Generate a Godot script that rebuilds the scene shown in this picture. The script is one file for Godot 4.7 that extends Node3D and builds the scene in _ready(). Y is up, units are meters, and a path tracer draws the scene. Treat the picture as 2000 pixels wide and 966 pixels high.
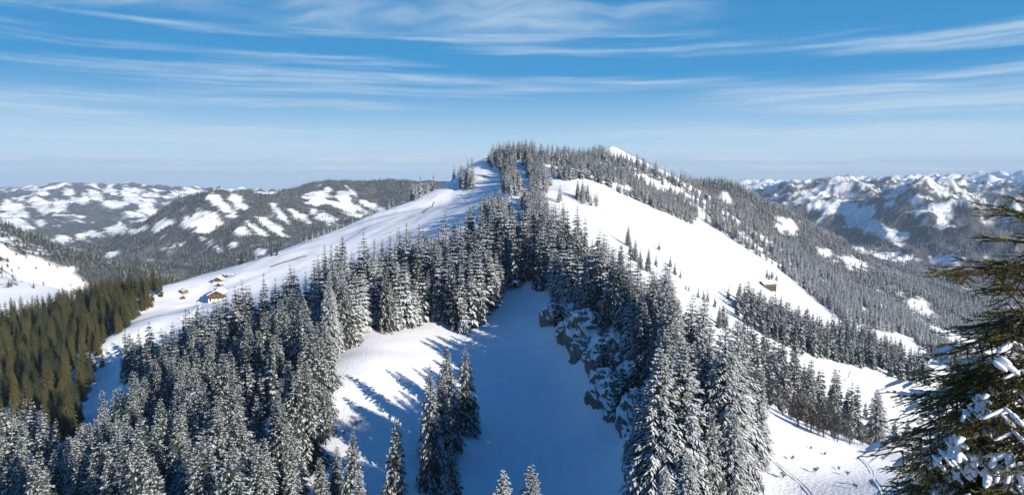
extends Node3D
# A snowy mountain ridge seen from the neighbouring summit. Units: metres, y up, the eye at the origin.

const FOCAL := 1327.0           # focal length in photograph pixels (2000 x 966)
const EYE_ROW := 332.0          # photograph row at eye level
var pitch := atan((483.0 - EYE_ROW) / FOCAL)

# ------------------------------------------------------------------ terrain control points
# photograph column, row and depth in metres (depth judged from tree heights and what stands in front)
const CONTROL := [
	# crest of the connecting ridge up to the summit
	1350, 930, 140, 1325, 790, 172, 1262, 650, 214, 1180, 575, 286, 1100, 505, 362, 1045, 435, 480, 1015, 375, 680, 985, 335, 930, 1015, 302, 1020, 1090, 312, 1060,
	# shaded bowl
	1015, 565, 352, 1000, 650, 300, 1060, 690, 282, 1050, 770, 252, 1120, 760, 252, 1110, 860, 210, 1000, 966, 188, 1190, 900, 192, 900, 655, 305, 810, 650, 300, 720, 690, 266, 700, 800, 224, 850, 800, 232, 850, 950, 182, 650, 900, 192, 640, 740, 242, 600, 966, 176, 1190, 1000, 160,
	# foot of the rocks
	1080, 620, 308, 1130, 695, 272, 1188, 775, 236, 1228, 880, 196,
	# top of the rocks
	1130, 590, 292, 1190, 650, 248, 1245, 720, 212, 1272, 830, 176,
	# wooded hump between bowl and ski slope
	980, 470, 425, 850, 530, 400, 700, 560, 380, 600, 610, 350, 540, 640, 350, 620, 680, 290,
	# open ski slope
	930, 430, 600, 850, 450, 640, 700, 505, 620, 600, 545, 590, 480, 590, 545, 350, 600, 575, 410, 575, 605, 245, 640, 460, 290, 600, 570, 840, 405, 860, 700, 450, 745, 560, 500, 670, 900, 385, 890, 950, 345, 930, 460, 535, 640,
	# skyline of the ski slope
	940, 310, 1010, 880, 352, 985, 810, 388, 950, 720, 420, 870, 600, 468, 765, 470, 517, 690, 330, 558, 630,
	# gully and woods in the lower left corner
	232, 690, 445, 215, 740, 415, 150, 850, 315, 90, 910, 275, 262, 800, 352, 330, 720, 380, 400, 700, 345, 450, 850, 222, 300, 966, 215, 100, 1010, 205, 500, 740, 278, 20, 900, 270,
	# green wood
	50, 780, 400, 160, 740, 425, 0, 640, 640, 100, 620, 640, 200, 595, 640, -100, 640, 680, 120, 700, 480, -120, 780, 460, 270, 575, 670,
	# sunny flank below the eye and the gully behind it
	1355, 680, 262, 1400, 725, 268, 1480, 820, 222, 1500, 800, 238, 1580, 835, 225, 1650, 862, 218, 1800, 888, 204, 1600, 966, 152, 1480, 966, 142, 1750, 966, 140, 1900, 930, 180, 1600, 850, 300, 1700, 880, 305, 1800, 890, 315, 1500, 760, 320, 2000, 930, 300,
	# sunny flank, middle field
	1450, 640, 430, 1600, 725, 415, 1700, 765, 395, 1640, 750, 410, 1350, 575, 480, 1300, 525, 520, 1200, 455, 570, 1100, 390, 660, 1800, 800, 420, 1740, 790, 400,
	# rib of trees and upper field
	1500, 625, 540, 1620, 690, 540, 1720, 710, 545, 1800, 755, 520, 1400, 480, 750, 1500, 562, 700, 1640, 645, 640, 1700, 650, 760, 1760, 670, 770, 1840, 715, 660, 1250, 405, 800, 1150, 355, 860, 1350, 440, 850, 1450, 490, 830, 1560, 570, 800, 1900, 760, 640,
	# main skyline and far spur
	1130, 310, 1120, 1165, 306, 1200, 1192, 285, 1230, 1222, 306, 1250, 1250, 320, 1270, 1320, 348, 1300, 1380, 385, 1300, 1455, 430, 1280, 1520, 475, 1250, 1590, 520, 1220, 1660, 562, 1180, 1750, 610, 1150, 1860, 680, 1080, 2000, 760, 1000,
	1300, 400, 1050, 1420, 460, 1020, 1600, 570, 980, 1760, 650, 920, 1220, 350, 1050,
	# second spur behind
	1395, 358, 1900, 1440, 376, 1950, 1522, 410, 2000, 1574, 438, 2000, 1640, 490, 1950, 1720, 545, 1850, 1810, 590, 1700, 1900, 640, 1600, 1540, 470, 1800, 1650, 540, 1650, 1780, 610, 1500, 1850, 640, 1400,
	# valley head and the big mountain beyond, far right
	1640, 480, 3700, 1720, 505, 3200, 1800, 530, 2900, 1700, 440, 3950, 1600, 430, 4150, 1560, 400, 4450, 1490, 390, 5000, 1545, 373, 5000, 1597, 364, 4900, 1633, 351, 4800, 1675, 363, 4700, 1727, 379, 4600,
	1640, 390, 4550, 1700, 410, 4300, 1750, 379, 4100, 1800, 383, 3900, 1870, 396, 3800, 1950, 404, 3700, 2060, 410, 3600, 1800, 440, 3550, 1880, 480, 3250, 1950, 520, 2950, 1900, 560, 2500, 1850, 580, 2300, 2100, 540, 2800,
	1440, 376, 12500, 1463, 362, 12800, 1500, 367, 12600, 1550, 378, 9000, 1620, 385, 8500, 1700, 366, 11000, 1740, 361, 10500, 1785, 353, 10200, 1830, 364, 10000, 1880, 359, 9800, 1930, 357, 9800, 1990, 366, 9700, 2080, 366, 9500, 1760, 395, 7500, 1900, 395, 7000, 2000, 410, 6000,
	# sunny hillside on the left
	0, 440, 1800, 80, 480, 1760, 180, 525, 1700, 260, 565, 1620, 0, 520, 1500, 100, 562, 1440, 0, 600, 1200, 150, 605, 1200, -150, 420, 1800, -100, 600, 1200,
	# wooded ridges left of the summit
	345, 416, 3200, 397, 388, 3350, 441, 380, 3450, 500, 378, 3550, 556, 376, 3650, 297, 457, 3050, 235, 505, 2900, 581, 378, 4200, 607, 366, 4250, 645, 366, 4300, 726, 365, 4350, 790, 362, 4400, 900, 365, 4500, 400, 440, 3080, 500, 450, 3080, 600, 430, 3400, 680, 420, 3750,
	400, 530, 2700, 300, 530, 2760, 550, 500, 2720, 650, 450, 3200, 750, 430, 3500, 545, 405, 3500,
	# valley and far hills
	200, 500, 4000, 120, 490, 4300, 60, 460, 4900, 300, 440, 5600, 220, 455, 5200, 50, 430, 6000, 150, 440, 5700, 100, 408, 6900, 250, 425, 6300, 330, 405, 7400, 0, 400, 7000, 80, 395, 7000, 190, 398, 7000,
	0, 383, 8000, 70, 374, 8000, 130, 366, 8200, 190, 374, 8400, 250, 364, 8800, 310, 372, 9000, 400, 374, 9500, 500, 376, 9500, -150, 380, 8000,
]
# plain points: x, y, z
const ANCHORS := [
	0, -2.6, 0, 0, -5, 12, 30, -6, 14, 70, -4, 16, 112, -5, 14, 142, -20, 12, 75, -22, 60, 80, -40, -32, 150, -62, -40, 120, -52, -50, -12, -9, 0, 12, -8, 0, 0, -9, -9, 0, -31, -45, -40, -33, -30, 45, -33, -35, -90, -70, -60, 95, -66, -70, 0, -62, -95, -40, -67, -95, 60, -62, -100, -110, -95, 40, 150, -60, 80, 0, -30, 90, -200, -130, -60, 220, -110, -60, 250, -120, 120, -250, -150, 120, 0, -90, 250,
	-450, -190, -200, 480, -190, -250, 700, -260, -500, 900, -330, -700, -700, -240, -450, -900, -330, -700, 900, -300, -100, -900, -300, 100,
	-350, -190, -900, -200, -130, -1050, -120, -60, -1050, 0, -60, -1150, -550, -280, -950, -60, -160, -1300, 100, -40, -1350, 250, -120, -1600, 0, -260, -1700, -400, -380, -1500,
	450, -110, -1500, 620, -210, -1480, 300, -200, -2300, -300, -420, -2600, 0, -450, -3200, 600, -420, -3000, 0, -520, -5000, 700, -520, -5500, -600, -500, -6000, 0, -600, -8000, 1500, -600, -8000, 3000, -450, -7000,
	-1000, -470, -2200, -600, -440, -2200, -2400, -540, -3500, -1000, -430, -1600, -1600, -300, -900, 1500, -420, -1200, 2000, -460, -1800, 3500, -300, -2200, -3500, -350, -1200, -4000, -350, -3500, 5000, -200, -4000,
	-2500, -420, -5000, -3000, -480, -7000, -6000, -300, -8000, -8000, -600, -12000, -3000, -650, -12000, 0, -700, -12000, 3000, -650, -14000, 9000, -500, -14000, 8000, 100, -8000, -9000, -400, -4000, 9000, -100, -5000, -11000, -700, -14000, 12000, -300, -12000,
]

var knots_x := PackedFloat64Array()
var knots_z := PackedFloat64Array()
var knots_w := PackedFloat64Array()
var knot_tail := [0.0, 0.0, 0.0]

class Sheet:                       # a coarse grid of heights, read with a smooth bicubic
	var x0: float; var z0: float; var step: float; var nx: int; var nz: int
	var h := PackedFloat32Array()
	func at(x: float, z: float) -> float:
		var u := clampf((x - x0) / step, 1.0, nx - 2.001)
		var v := clampf((z - z0) / step, 1.0, nz - 2.001)
		var i := int(u); var j := int(v)
		var a := u - i; var b := v - j
		var o := (j - 1) * nx + i - 1
		var r0 := cubic_interpolate(h[o + 1], h[o + 2], h[o], h[o + 3], a); o += nx
		var r1 := cubic_interpolate(h[o + 1], h[o + 2], h[o], h[o + 3], a); o += nx
		var r2 := cubic_interpolate(h[o + 1], h[o + 2], h[o], h[o + 3], a); o += nx
		var r3 := cubic_interpolate(h[o + 1], h[o + 2], h[o], h[o + 3], a)
		return cubic_interpolate(r1, r2, r0, r3, b)

var near_sheet: Sheet
var mid_sheet: Sheet
var far_sheet: Sheet
var rough := FastNoiseLite.new()     # broad spurs and gullies
var bumps := FastNoiseLite.new()     # hummocks in the snow
var patchy := FastNoiseLite.new()    # where wood ends and meadow begins
var plain_noise := FastNoiseLite.new()

func toward(px: float, py: float) -> Vector3:      # direction of a photograph pixel, with depth 1
	var d := Vector3((px - 1000.0) / FOCAL, -(py - 483.0) / FOCAL, -1.0).rotated(Vector3.RIGHT, -pitch)
	return d / -d.z

func pixel_of(p: Vector3) -> Vector2:
	var q := p.rotated(Vector3.RIGHT, pitch)
	return Vector2(1000.0 + FOCAL * q.x / -q.z, 483.0 - FOCAL * q.y / -q.z) if q.z < -0.1 else Vector2(-9999, -9999)

func solve_knots() -> void:
	var ys := PackedFloat64Array()
	for k in range(0, CONTROL.size(), 3):
		var p: Vector3 = toward(CONTROL[k], CONTROL[k + 1]) * CONTROL[k + 2]
		knots_x.append(p.x); knots_z.append(p.z); ys.append(p.y)
	for k in range(0, ANCHORS.size(), 3):
		knots_x.append(ANCHORS[k]); ys.append(ANCHORS[k + 1]); knots_z.append(ANCHORS[k + 2])
	var n := knots_x.size()
	var m := n + 3
	var rows := []
	for i in n:
		var r := PackedFloat64Array(); r.resize(m + 1)
		for j in n:
			var q := (knots_x[i] - knots_x[j]) ** 2 + (knots_z[i] - knots_z[j]) ** 2
			r[j] = pow(q, 0.7) * 0.001
		r[i] += 0.0
		r[n] = 1.0; r[n + 1] = knots_x[i] * 0.001; r[n + 2] = knots_z[i] * 0.001; r[m] = ys[i]
		rows.append(r)
	for k in 3:
		var r := PackedFloat64Array(); r.resize(m + 1)
		for j in n:
			r[j] = 1.0 if k == 0 else (knots_x[j] if k == 1 else knots_z[j]) * 0.001
		rows.append(r)
	for c in m:
		var best := c
		for i in range(c + 1, m):
			if absf(rows[i][c]) > absf(rows[best][c]): best = i
		var t = rows[c]; rows[c] = rows[best]; rows[best] = t
		var pr: PackedFloat64Array = rows[c]
		var inv := 1.0 / pr[c]
		for i in range(c + 1, m):
			var ri: PackedFloat64Array = rows[i]
			var f := ri[c] * inv
			if f != 0.0:
				for j in range(c, m + 1): ri[j] -= f * pr[j]
				rows[i] = ri
	var sol := PackedFloat64Array(); sol.resize(m)
	for c in range(m - 1, -1, -1):
		var r: PackedFloat64Array = rows[c]
		var s := r[m]
		for j in range(c + 1, m): s -= r[j] * sol[j]
		sol[c] = s / r[c]
	knots_w = sol.slice(0, n)
	knot_tail = [sol[n], sol[n + 1], sol[n + 2]]

func knot_height(x: float, z: float) -> float:
	var s: float = knot_tail[0] + knot_tail[1] * x * 0.001 + knot_tail[2] * z * 0.001
	for k in knots_w.size():
		var dx := x - knots_x[k]; var dz := z - knots_z[k]
		s += knots_w[k] * pow(dx * dx + dz * dz, 0.7) * 0.001
	return s

func make_sheet(x0: float, x1: float, z0: float, z1: float, step: float) -> Sheet:
	var s := Sheet.new()
	s.x0 = x0 - step; s.z0 = z0 - step; s.step = step
	s.nx = int((x1 - x0) / step) + 4; s.nz = int((z1 - z0) / step) + 4
	s.h.resize(s.nx * s.nz)
	for j in s.nz:
		for i in s.nx:
			s.h[j * s.nx + i] = knot_height(s.x0 + i * step, s.z0 + j * step)
	return s

func ground(x: float, z: float) -> float:
	var nearness := minf(minf(x + 1000.0, 1000.0 - x), minf(z + 1560.0, 160.0 - z))
	var h := 0.0
	var a := smoothstep(0.0, 110.0, nearness)
	if a > 0.0: h += a * (near_sheet.at(x, z) + (2.6 * bumps.get_noise_2d(x, z) + 0.5 * bumps.get_noise_2d(x * 5.0, z * 5.0)) * smoothstep(20.0, 90.0, Vector2(x, z).length()))
	if a < 1.0:
		var inner := minf(minf(x + 3900.0, 3900.0 - x), z + 5600.0)
		var b := smoothstep(0.0, 400.0, inner)
		var g := 0.0
		if b > 0.0: g += b * mid_sheet.at(x, z)
		if b < 1.0: g += (1.0 - b) * far_sheet.at(x, z)
		var d := Vector2(x, z).length()
		var amp := smoothstep(1300.0, 3000.0, d)
		if amp > 0.0:
			amp *= lerpf(50.0, 80.0, smoothstep(4500.0, 9000.0, d)) * (1.0 + 1.1 * smoothstep(0.0, 2000.0, x - 0.15 * d) * smoothstep(2600.0, 4000.0, d))
			g += amp * (rough.get_noise_2d(x, z) + 0.22 * rough.get_noise_2d(x * 4.0 + 900.0, z * 4.0))
		h += (1.0 - a) * g
	return h

func hit(px: float, py: float, from := 40.0, to := 3000.0) -> Vector3:   # where a photograph pixel meets the ground
	var d := toward(px, py)
	var t := from
	var last := from
	while t < to:
		if d.y * t < ground(d.x * t, -t):
			for k in 14:
				var mid := 0.5 * (last + t)
				if d.y * mid < ground(d.x * mid, -mid): t = mid
				else: last = mid
			return d * t
		last = t
		t += maxf(1.5, t * 0.008)
	return Vector3.ZERO

func skyline(px: float, nearest: float, farthest: float) -> Vector3:     # the ground that shows highest in that column
	var d := toward(px, 500.0)
	var best := Vector3.ZERO
	var high := -9.0
	var t := nearest
	while t < farthest:
		var y := ground(d.x * t, -t)
		if y / t > high:
			high = y / t
			best = Vector3(d.x * t, y, -t)
		t += 4.0
	return best

func field(seed_value: int, freq: float, oct := 4, ridged := false) -> FastNoiseLite:
	var n := FastNoiseLite.new()
	n.seed = seed_value; n.frequency = freq
	n.noise_type = FastNoiseLite.TYPE_SIMPLEX_SMOOTH
	n.fractal_type = FastNoiseLite.FRACTAL_RIDGED if ridged else FastNoiseLite.FRACTAL_FBM
	n.fractal_octaves = oct
	return n

# ------------------------------------------------------------------ materials and tags
var M := {}

func lin(r: float, g: float, b: float) -> Color:
	return Color(r, g, b).linear_to_srgb()

func mat(key: String, c: Color, roughness := 0.9, specular := 0.3) -> StandardMaterial3D:
	var m := StandardMaterial3D.new()
	m.resource_name = key
	m.albedo_color = c
	m.roughness = roughness
	m.metallic_specular = specular
	m.cull_mode = BaseMaterial3D.CULL_DISABLED
	M[key] = m
	return m

func noise_texture(seed_value: int, freq: float, as_normal := false, strength := 4.0, size := 512, oct := 5) -> NoiseTexture2D:
	var t := NoiseTexture2D.new()
	t.width = size; t.height = size; t.seamless = true
	t.noise = field(seed_value, freq, oct)
	t.as_normal_map = as_normal
	if as_normal: t.bump_strength = strength
	return t

func two_tones(seed_value: int, freq: float, a: Color, b: Color, size := 512) -> NoiseTexture2D:
	var t := noise_texture(seed_value, freq, false, 4.0, size)
	var g := Gradient.new()
	g.set_color(0, a); g.set_color(1, b)
	t.color_ramp = g
	return t

func triplanar(m: StandardMaterial3D, scale_value: float, world := true) -> void:
	m.uv1_triplanar = true
	m.uv1_world_triplanar = world
	m.uv1_scale = Vector3.ONE * scale_value

func make_materials() -> void:
	var snow := mat("snow", Color.WHITE, 0.75, 0.25)
	snow.albedo_texture = two_tones(4, 0.012, lin(0.82, 0.83, 0.85), lin(0.88, 0.885, 0.895))
	snow.normal_enabled = true
	snow.normal_texture = noise_texture(5, 0.02, true, 6.0, 1024)
	snow.normal_scale = 0.8
	triplanar(snow, 0.035)
	var land := mat("land", Color.WHITE, 0.9, 0.2)
	land.vertex_color_use_as_albedo = true
	mat("needles", lin(0.062, 0.077, 0.068), 0.8, 0.2)
	mat("green_needles", lin(0.078, 0.080, 0.032), 0.8, 0.2)
	mat("brown_needles", lin(0.095, 0.082, 0.036), 0.8, 0.2)
	mat("dark_needles", lin(0.046, 0.056, 0.028), 0.8, 0.2)
	mat("frost", lin(0.56, 0.59, 0.62), 0.8, 0.2)
	mat("bark", lin(0.075, 0.055, 0.042), 0.95, 0.1)
	mat("twigs", lin(0.10, 0.086, 0.075), 0.9, 0.1)
	var mixed := mat("woodland", Color.WHITE, 0.85, 0.2)
	mixed.vertex_color_use_as_albedo = true
	var rock := mat("rock", Color.WHITE, 0.95, 0.2)
	rock.albedo_texture = two_tones(21, 0.02, lin(0.12, 0.105, 0.092), lin(0.32, 0.27, 0.22))
	rock.normal_enabled = true
	rock.normal_texture = noise_texture(22, 0.03, true, 10.0)
	triplanar(rock, 0.12)
	mat("cap_snow", lin(0.84, 0.85, 0.87), 0.8, 0.25)

func tag(o: Node, label := "", category := "", group := "", kind := "") -> Node:
	if label: o.set_meta("label", label)
	if category: o.set_meta("category", category)
	if group: o.set_meta("group", group)
	if kind: o.set_meta("kind", kind)
	return o

var taken := {}
func numbered(called: String) -> String:
	taken[called] = taken.get(called, 0) + 1
	return called if taken[called] == 1 else "%s_%03d" % [called, taken[called] - 1]

func base(called: String, where: Vector3, turn := 0.0) -> Node3D:
	var o := Node3D.new()
	o.name = numbered(called)
	add_child(o)
	o.position = where
	o.rotation.y = turn
	return o

func piece(called: String, mesh: Mesh, m: Material, parent: Node = self) -> MeshInstance3D:
	var o := MeshInstance3D.new()
	o.name = numbered(called) if parent == self else called
	o.mesh = mesh
	o.material_override = m
	parent.add_child(o, true)
	return o

func commit(v: PackedVector3Array, n: PackedVector3Array, idx: PackedInt32Array, c := PackedColorArray()) -> ArrayMesh:
	var arrays := []
	arrays.resize(Mesh.ARRAY_MAX)
	arrays[Mesh.ARRAY_VERTEX] = v
	if n.size(): arrays[Mesh.ARRAY_NORMAL] = n
	if idx.size(): arrays[Mesh.ARRAY_INDEX] = idx
	if c.size(): arrays[Mesh.ARRAY_COLOR] = c
	var a := ArrayMesh.new()
	a.add_surface_from_arrays(Mesh.PRIMITIVE_TRIANGLES, arrays)
	return a

# ------------------------------------------------------------------ sky
func sky_image() -> Image:
	var w := 4096
	var h := 2048
	var img := Image.create(w, h, false, Image.FORMAT_RGBF)
	img.fill(Color(0.42, 0.55, 0.63))
	var streaks := field(46, 1.0, 5)
	var wisps := field(32, 1.0, 5)
	var veil := field(33, 1.0, 4)
	var low := field(35, 5.0, 4)
	var zenith := Color(0.004, 0.078, 0.25)
	var middle := Color(0.038, 0.225, 0.46)
	var horizon := Color(0.50, 0.63, 0.69)
	for j in h / 2:
		var el := (0.5 - (j + 0.5) / h) * PI
		var clear := horizon.lerp(middle, pow(clampf(el / 0.13, 0.0, 1.0), 0.75)).lerp(zenith, smoothstep(0.03, 0.55, el))
		var fade := 1.0 - smoothstep(0.4, 1.0, el)
		for i in w:
			var az := ((i + 0.5) / w - 0.5) * TAU
			var q := sin(az * 0.5 - 0.03) * 2.0
			var lift := el - 0.42 * (sqrt(q * q + 0.05) - 0.22) * clampf(el / 0.12, 0.15, 1.6)
			var ring := Vector2(cos(az), sin(az))           # closes round the horizon without a seam
			var bend := 0.035 * veil.get_noise_3d(ring.x * 2.2, ring.y * 2.2, el * 4.0)
			var a := streaks.get_noise_3d(ring.x * 1.5, ring.y * 1.5, (lift + bend) * 8.0)
			var b := wisps.get_noise_3d(ring.x * 5.0, ring.y * 5.0, (lift + bend * 1.6) * 46.0)
			var c := veil.get_noise_3d(ring.x * 1.1 + 7.0, ring.y * 1.1, lift * 3.2)
			var cover := smoothstep(-0.15, 0.82, a * 0.85 + 0.75 * c + 0.19 * b)
			cover = clampf(cover * (0.9 + 0.6 * b), 0.0, 0.85) * fade
			var col := clear.lerp(Color(0.41, 0.50, 0.59), cover * 0.72)
			if el < 0.06:
				var band := smoothstep(0.0, 0.3, low.get_noise_3d(ring.x * 1.3, ring.y * 1.3, el * 42.0)) * smoothstep(-0.04, 0.0, el) * (1.0 - smoothstep(0.008, 0.024, el))
				col = col.lerp(Color(0.68, 0.68, 0.68), band * 0.8)
			img.set_pixel(i, j, col)
	return img

func make_light() -> void:
	var cam := Camera3D.new()
	cam.name = "camera"
	cam.fov = rad_to_deg(2.0 * atan(483.0 / FOCAL))
	cam.far = 120000.0
	cam.near = 0.1
	cam.rotation.x = -pitch
	add_child(cam)
	cam.current = true
	var env := Environment.new()
	env.background_mode = Environment.BG_SKY
	var sm := PanoramaSkyMaterial.new()
	sm.panorama = ImageTexture.create_from_image(sky_image())
	sm.energy_multiplier = 1.0
	env.sky = Sky.new()
	env.sky.sky_material = sm
	env.tonemap_mode = Environment.TONE_MAPPER_LINEAR
	env.tonemap_exposure = 1.52
	env.sdfgi_enabled = true
	env.ssao_enabled = true
	env.ssil_enabled = true
	env.fog_enabled = true
	env.fog_density = 0.000052
	env.fog_light_color = Color(0.78, 0.89, 1.0)
	var we := WorldEnvironment.new()
	we.name = "environment"
	we.environment = env
	add_child(we)
	var sun := DirectionalLight3D.new()
	sun.name = "sun"
	sun.light_energy = 1.6
	sun.light_color = Color(1.0, 0.96, 0.90)
	sun.light_angular_distance = 0.5
	sun.shadow_enabled = true
	add_child(sun)
	sun.look_at_from_position(Vector3(0.75, 0.375, 0.65), Vector3.ZERO)

# ------------------------------------------------------------------ terrain meshes
func terrain(x0: float, x1: float, z0: float, z1: float, step: float, mode: int) -> ArrayMesh:
	var nx := int((x1 - x0) / step) + 1
	var nz := int((z1 - z0) / step) + 1
	var v := PackedVector3Array(); v.resize(nx * nz)
	var n := PackedVector3Array(); n.resize(nx * nz)
	var c := PackedColorArray()
	for j in nz:
		var z := z0 + j * step
		for i in nx:
			var x := x0 + i * step
			v[j * nx + i] = Vector3(x, ground(x, z), z)
	for j in nz:
		for i in nx:
			var l := v[j * nx + maxi(i - 1, 0)]; var r := v[j * nx + mini(i + 1, nx - 1)]
			var u := v[maxi(j - 1, 0) * nx + i]; var d := v[mini(j + 1, nz - 1) * nx + i]
			n[j * nx + i] = (d - u).cross(r - l).normalized()
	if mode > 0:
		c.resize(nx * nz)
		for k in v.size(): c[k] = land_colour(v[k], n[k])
	var idx := PackedInt32Array()
	for j in nz - 1:
		for i in nx - 1:
			if covered(mode, x0 + (i + 0.5) * step, z0 + (j + 0.5) * step): continue
			var a := j * nx + i
			idx.append_array([a, a + 1, a + nx, a + 1, a + nx + 1, a + nx])
	return commit(v, n, idx, c)

func covered(mode: int, x: float, z: float) -> bool:      # true where a finer sheet already lies
	if mode == 1: return absf(x) < 985.0 and z > -1545.0 and z < 145.0
	if mode == 4: return false
	if mode == 2 and x > -7450.0 and x < -1450.0 and z > -9650.0: return true
	if mode == 3: return z < -820.0 or (absf(x) < 940.0 and z < 100.0)
	if mode == 2: return absf(x) < 3840.0 and z > -5550.0
	return false

# ------------------------------------------------------------------ trees
class Leaves:                      # triangles collected for one part
	var v := PackedVector3Array()
	var c := PackedColorArray()
	func tri(a: Vector3, b: Vector3, d: Vector3, tint := Color.WHITE) -> void:
		v.append(a); v.append(b); v.append(d)
		c.append(tint); c.append(tint); c.append(tint)
	func spray(at: Vector3, dir: Vector3, side: Vector3, length: float, width: float, sag: float, tint := Color.WHITE) -> void:
		var mid := at + dir * length * 0.45
		var s := side * width * 0.5 - Vector3(0, width * 0.28, 0)
		var t := side * -width * 0.5 - Vector3(0, width * 0.28, 0)
		var tip := at + dir * length - Vector3(0, sag, 0)
		tri(at, mid + s, tip, tint)
		tri(at, tip, mid + t, tint)
	func tube(a: Vector3, b: Vector3, ra: float, rb: float, sides := 5, tint := Color.WHITE) -> void:
		var w := (b - a).normalized()
		var u := w.cross(Vector3.RIGHT if absf(w.x) < 0.8 else Vector3.UP).normalized()
		var q := w.cross(u)
		for k in sides:
			var e := u * cos(TAU * k / sides) + q * sin(TAU * k / sides)
			var f := u * cos(TAU * (k + 1) / sides) + q * sin(TAU * (k + 1) / sides)
			tri(a + e * ra, b + e * rb, a + f * ra, tint)
			if rb > 0.0: tri(a + f * ra, b + e * rb, b + f * rb, tint)
	func mesh(coloured := false) -> ArrayMesh:
		var arrays := []
		arrays.resize(Mesh.ARRAY_MAX)
		arrays[Mesh.ARRAY_VERTEX] = v
		if coloured: arrays[Mesh.ARRAY_COLOR] = c
		var a := ArrayMesh.new()
		a.add_surface_from_arrays(Mesh.PRIMITIVE_TRIANGLES, arrays)
		return a

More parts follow.
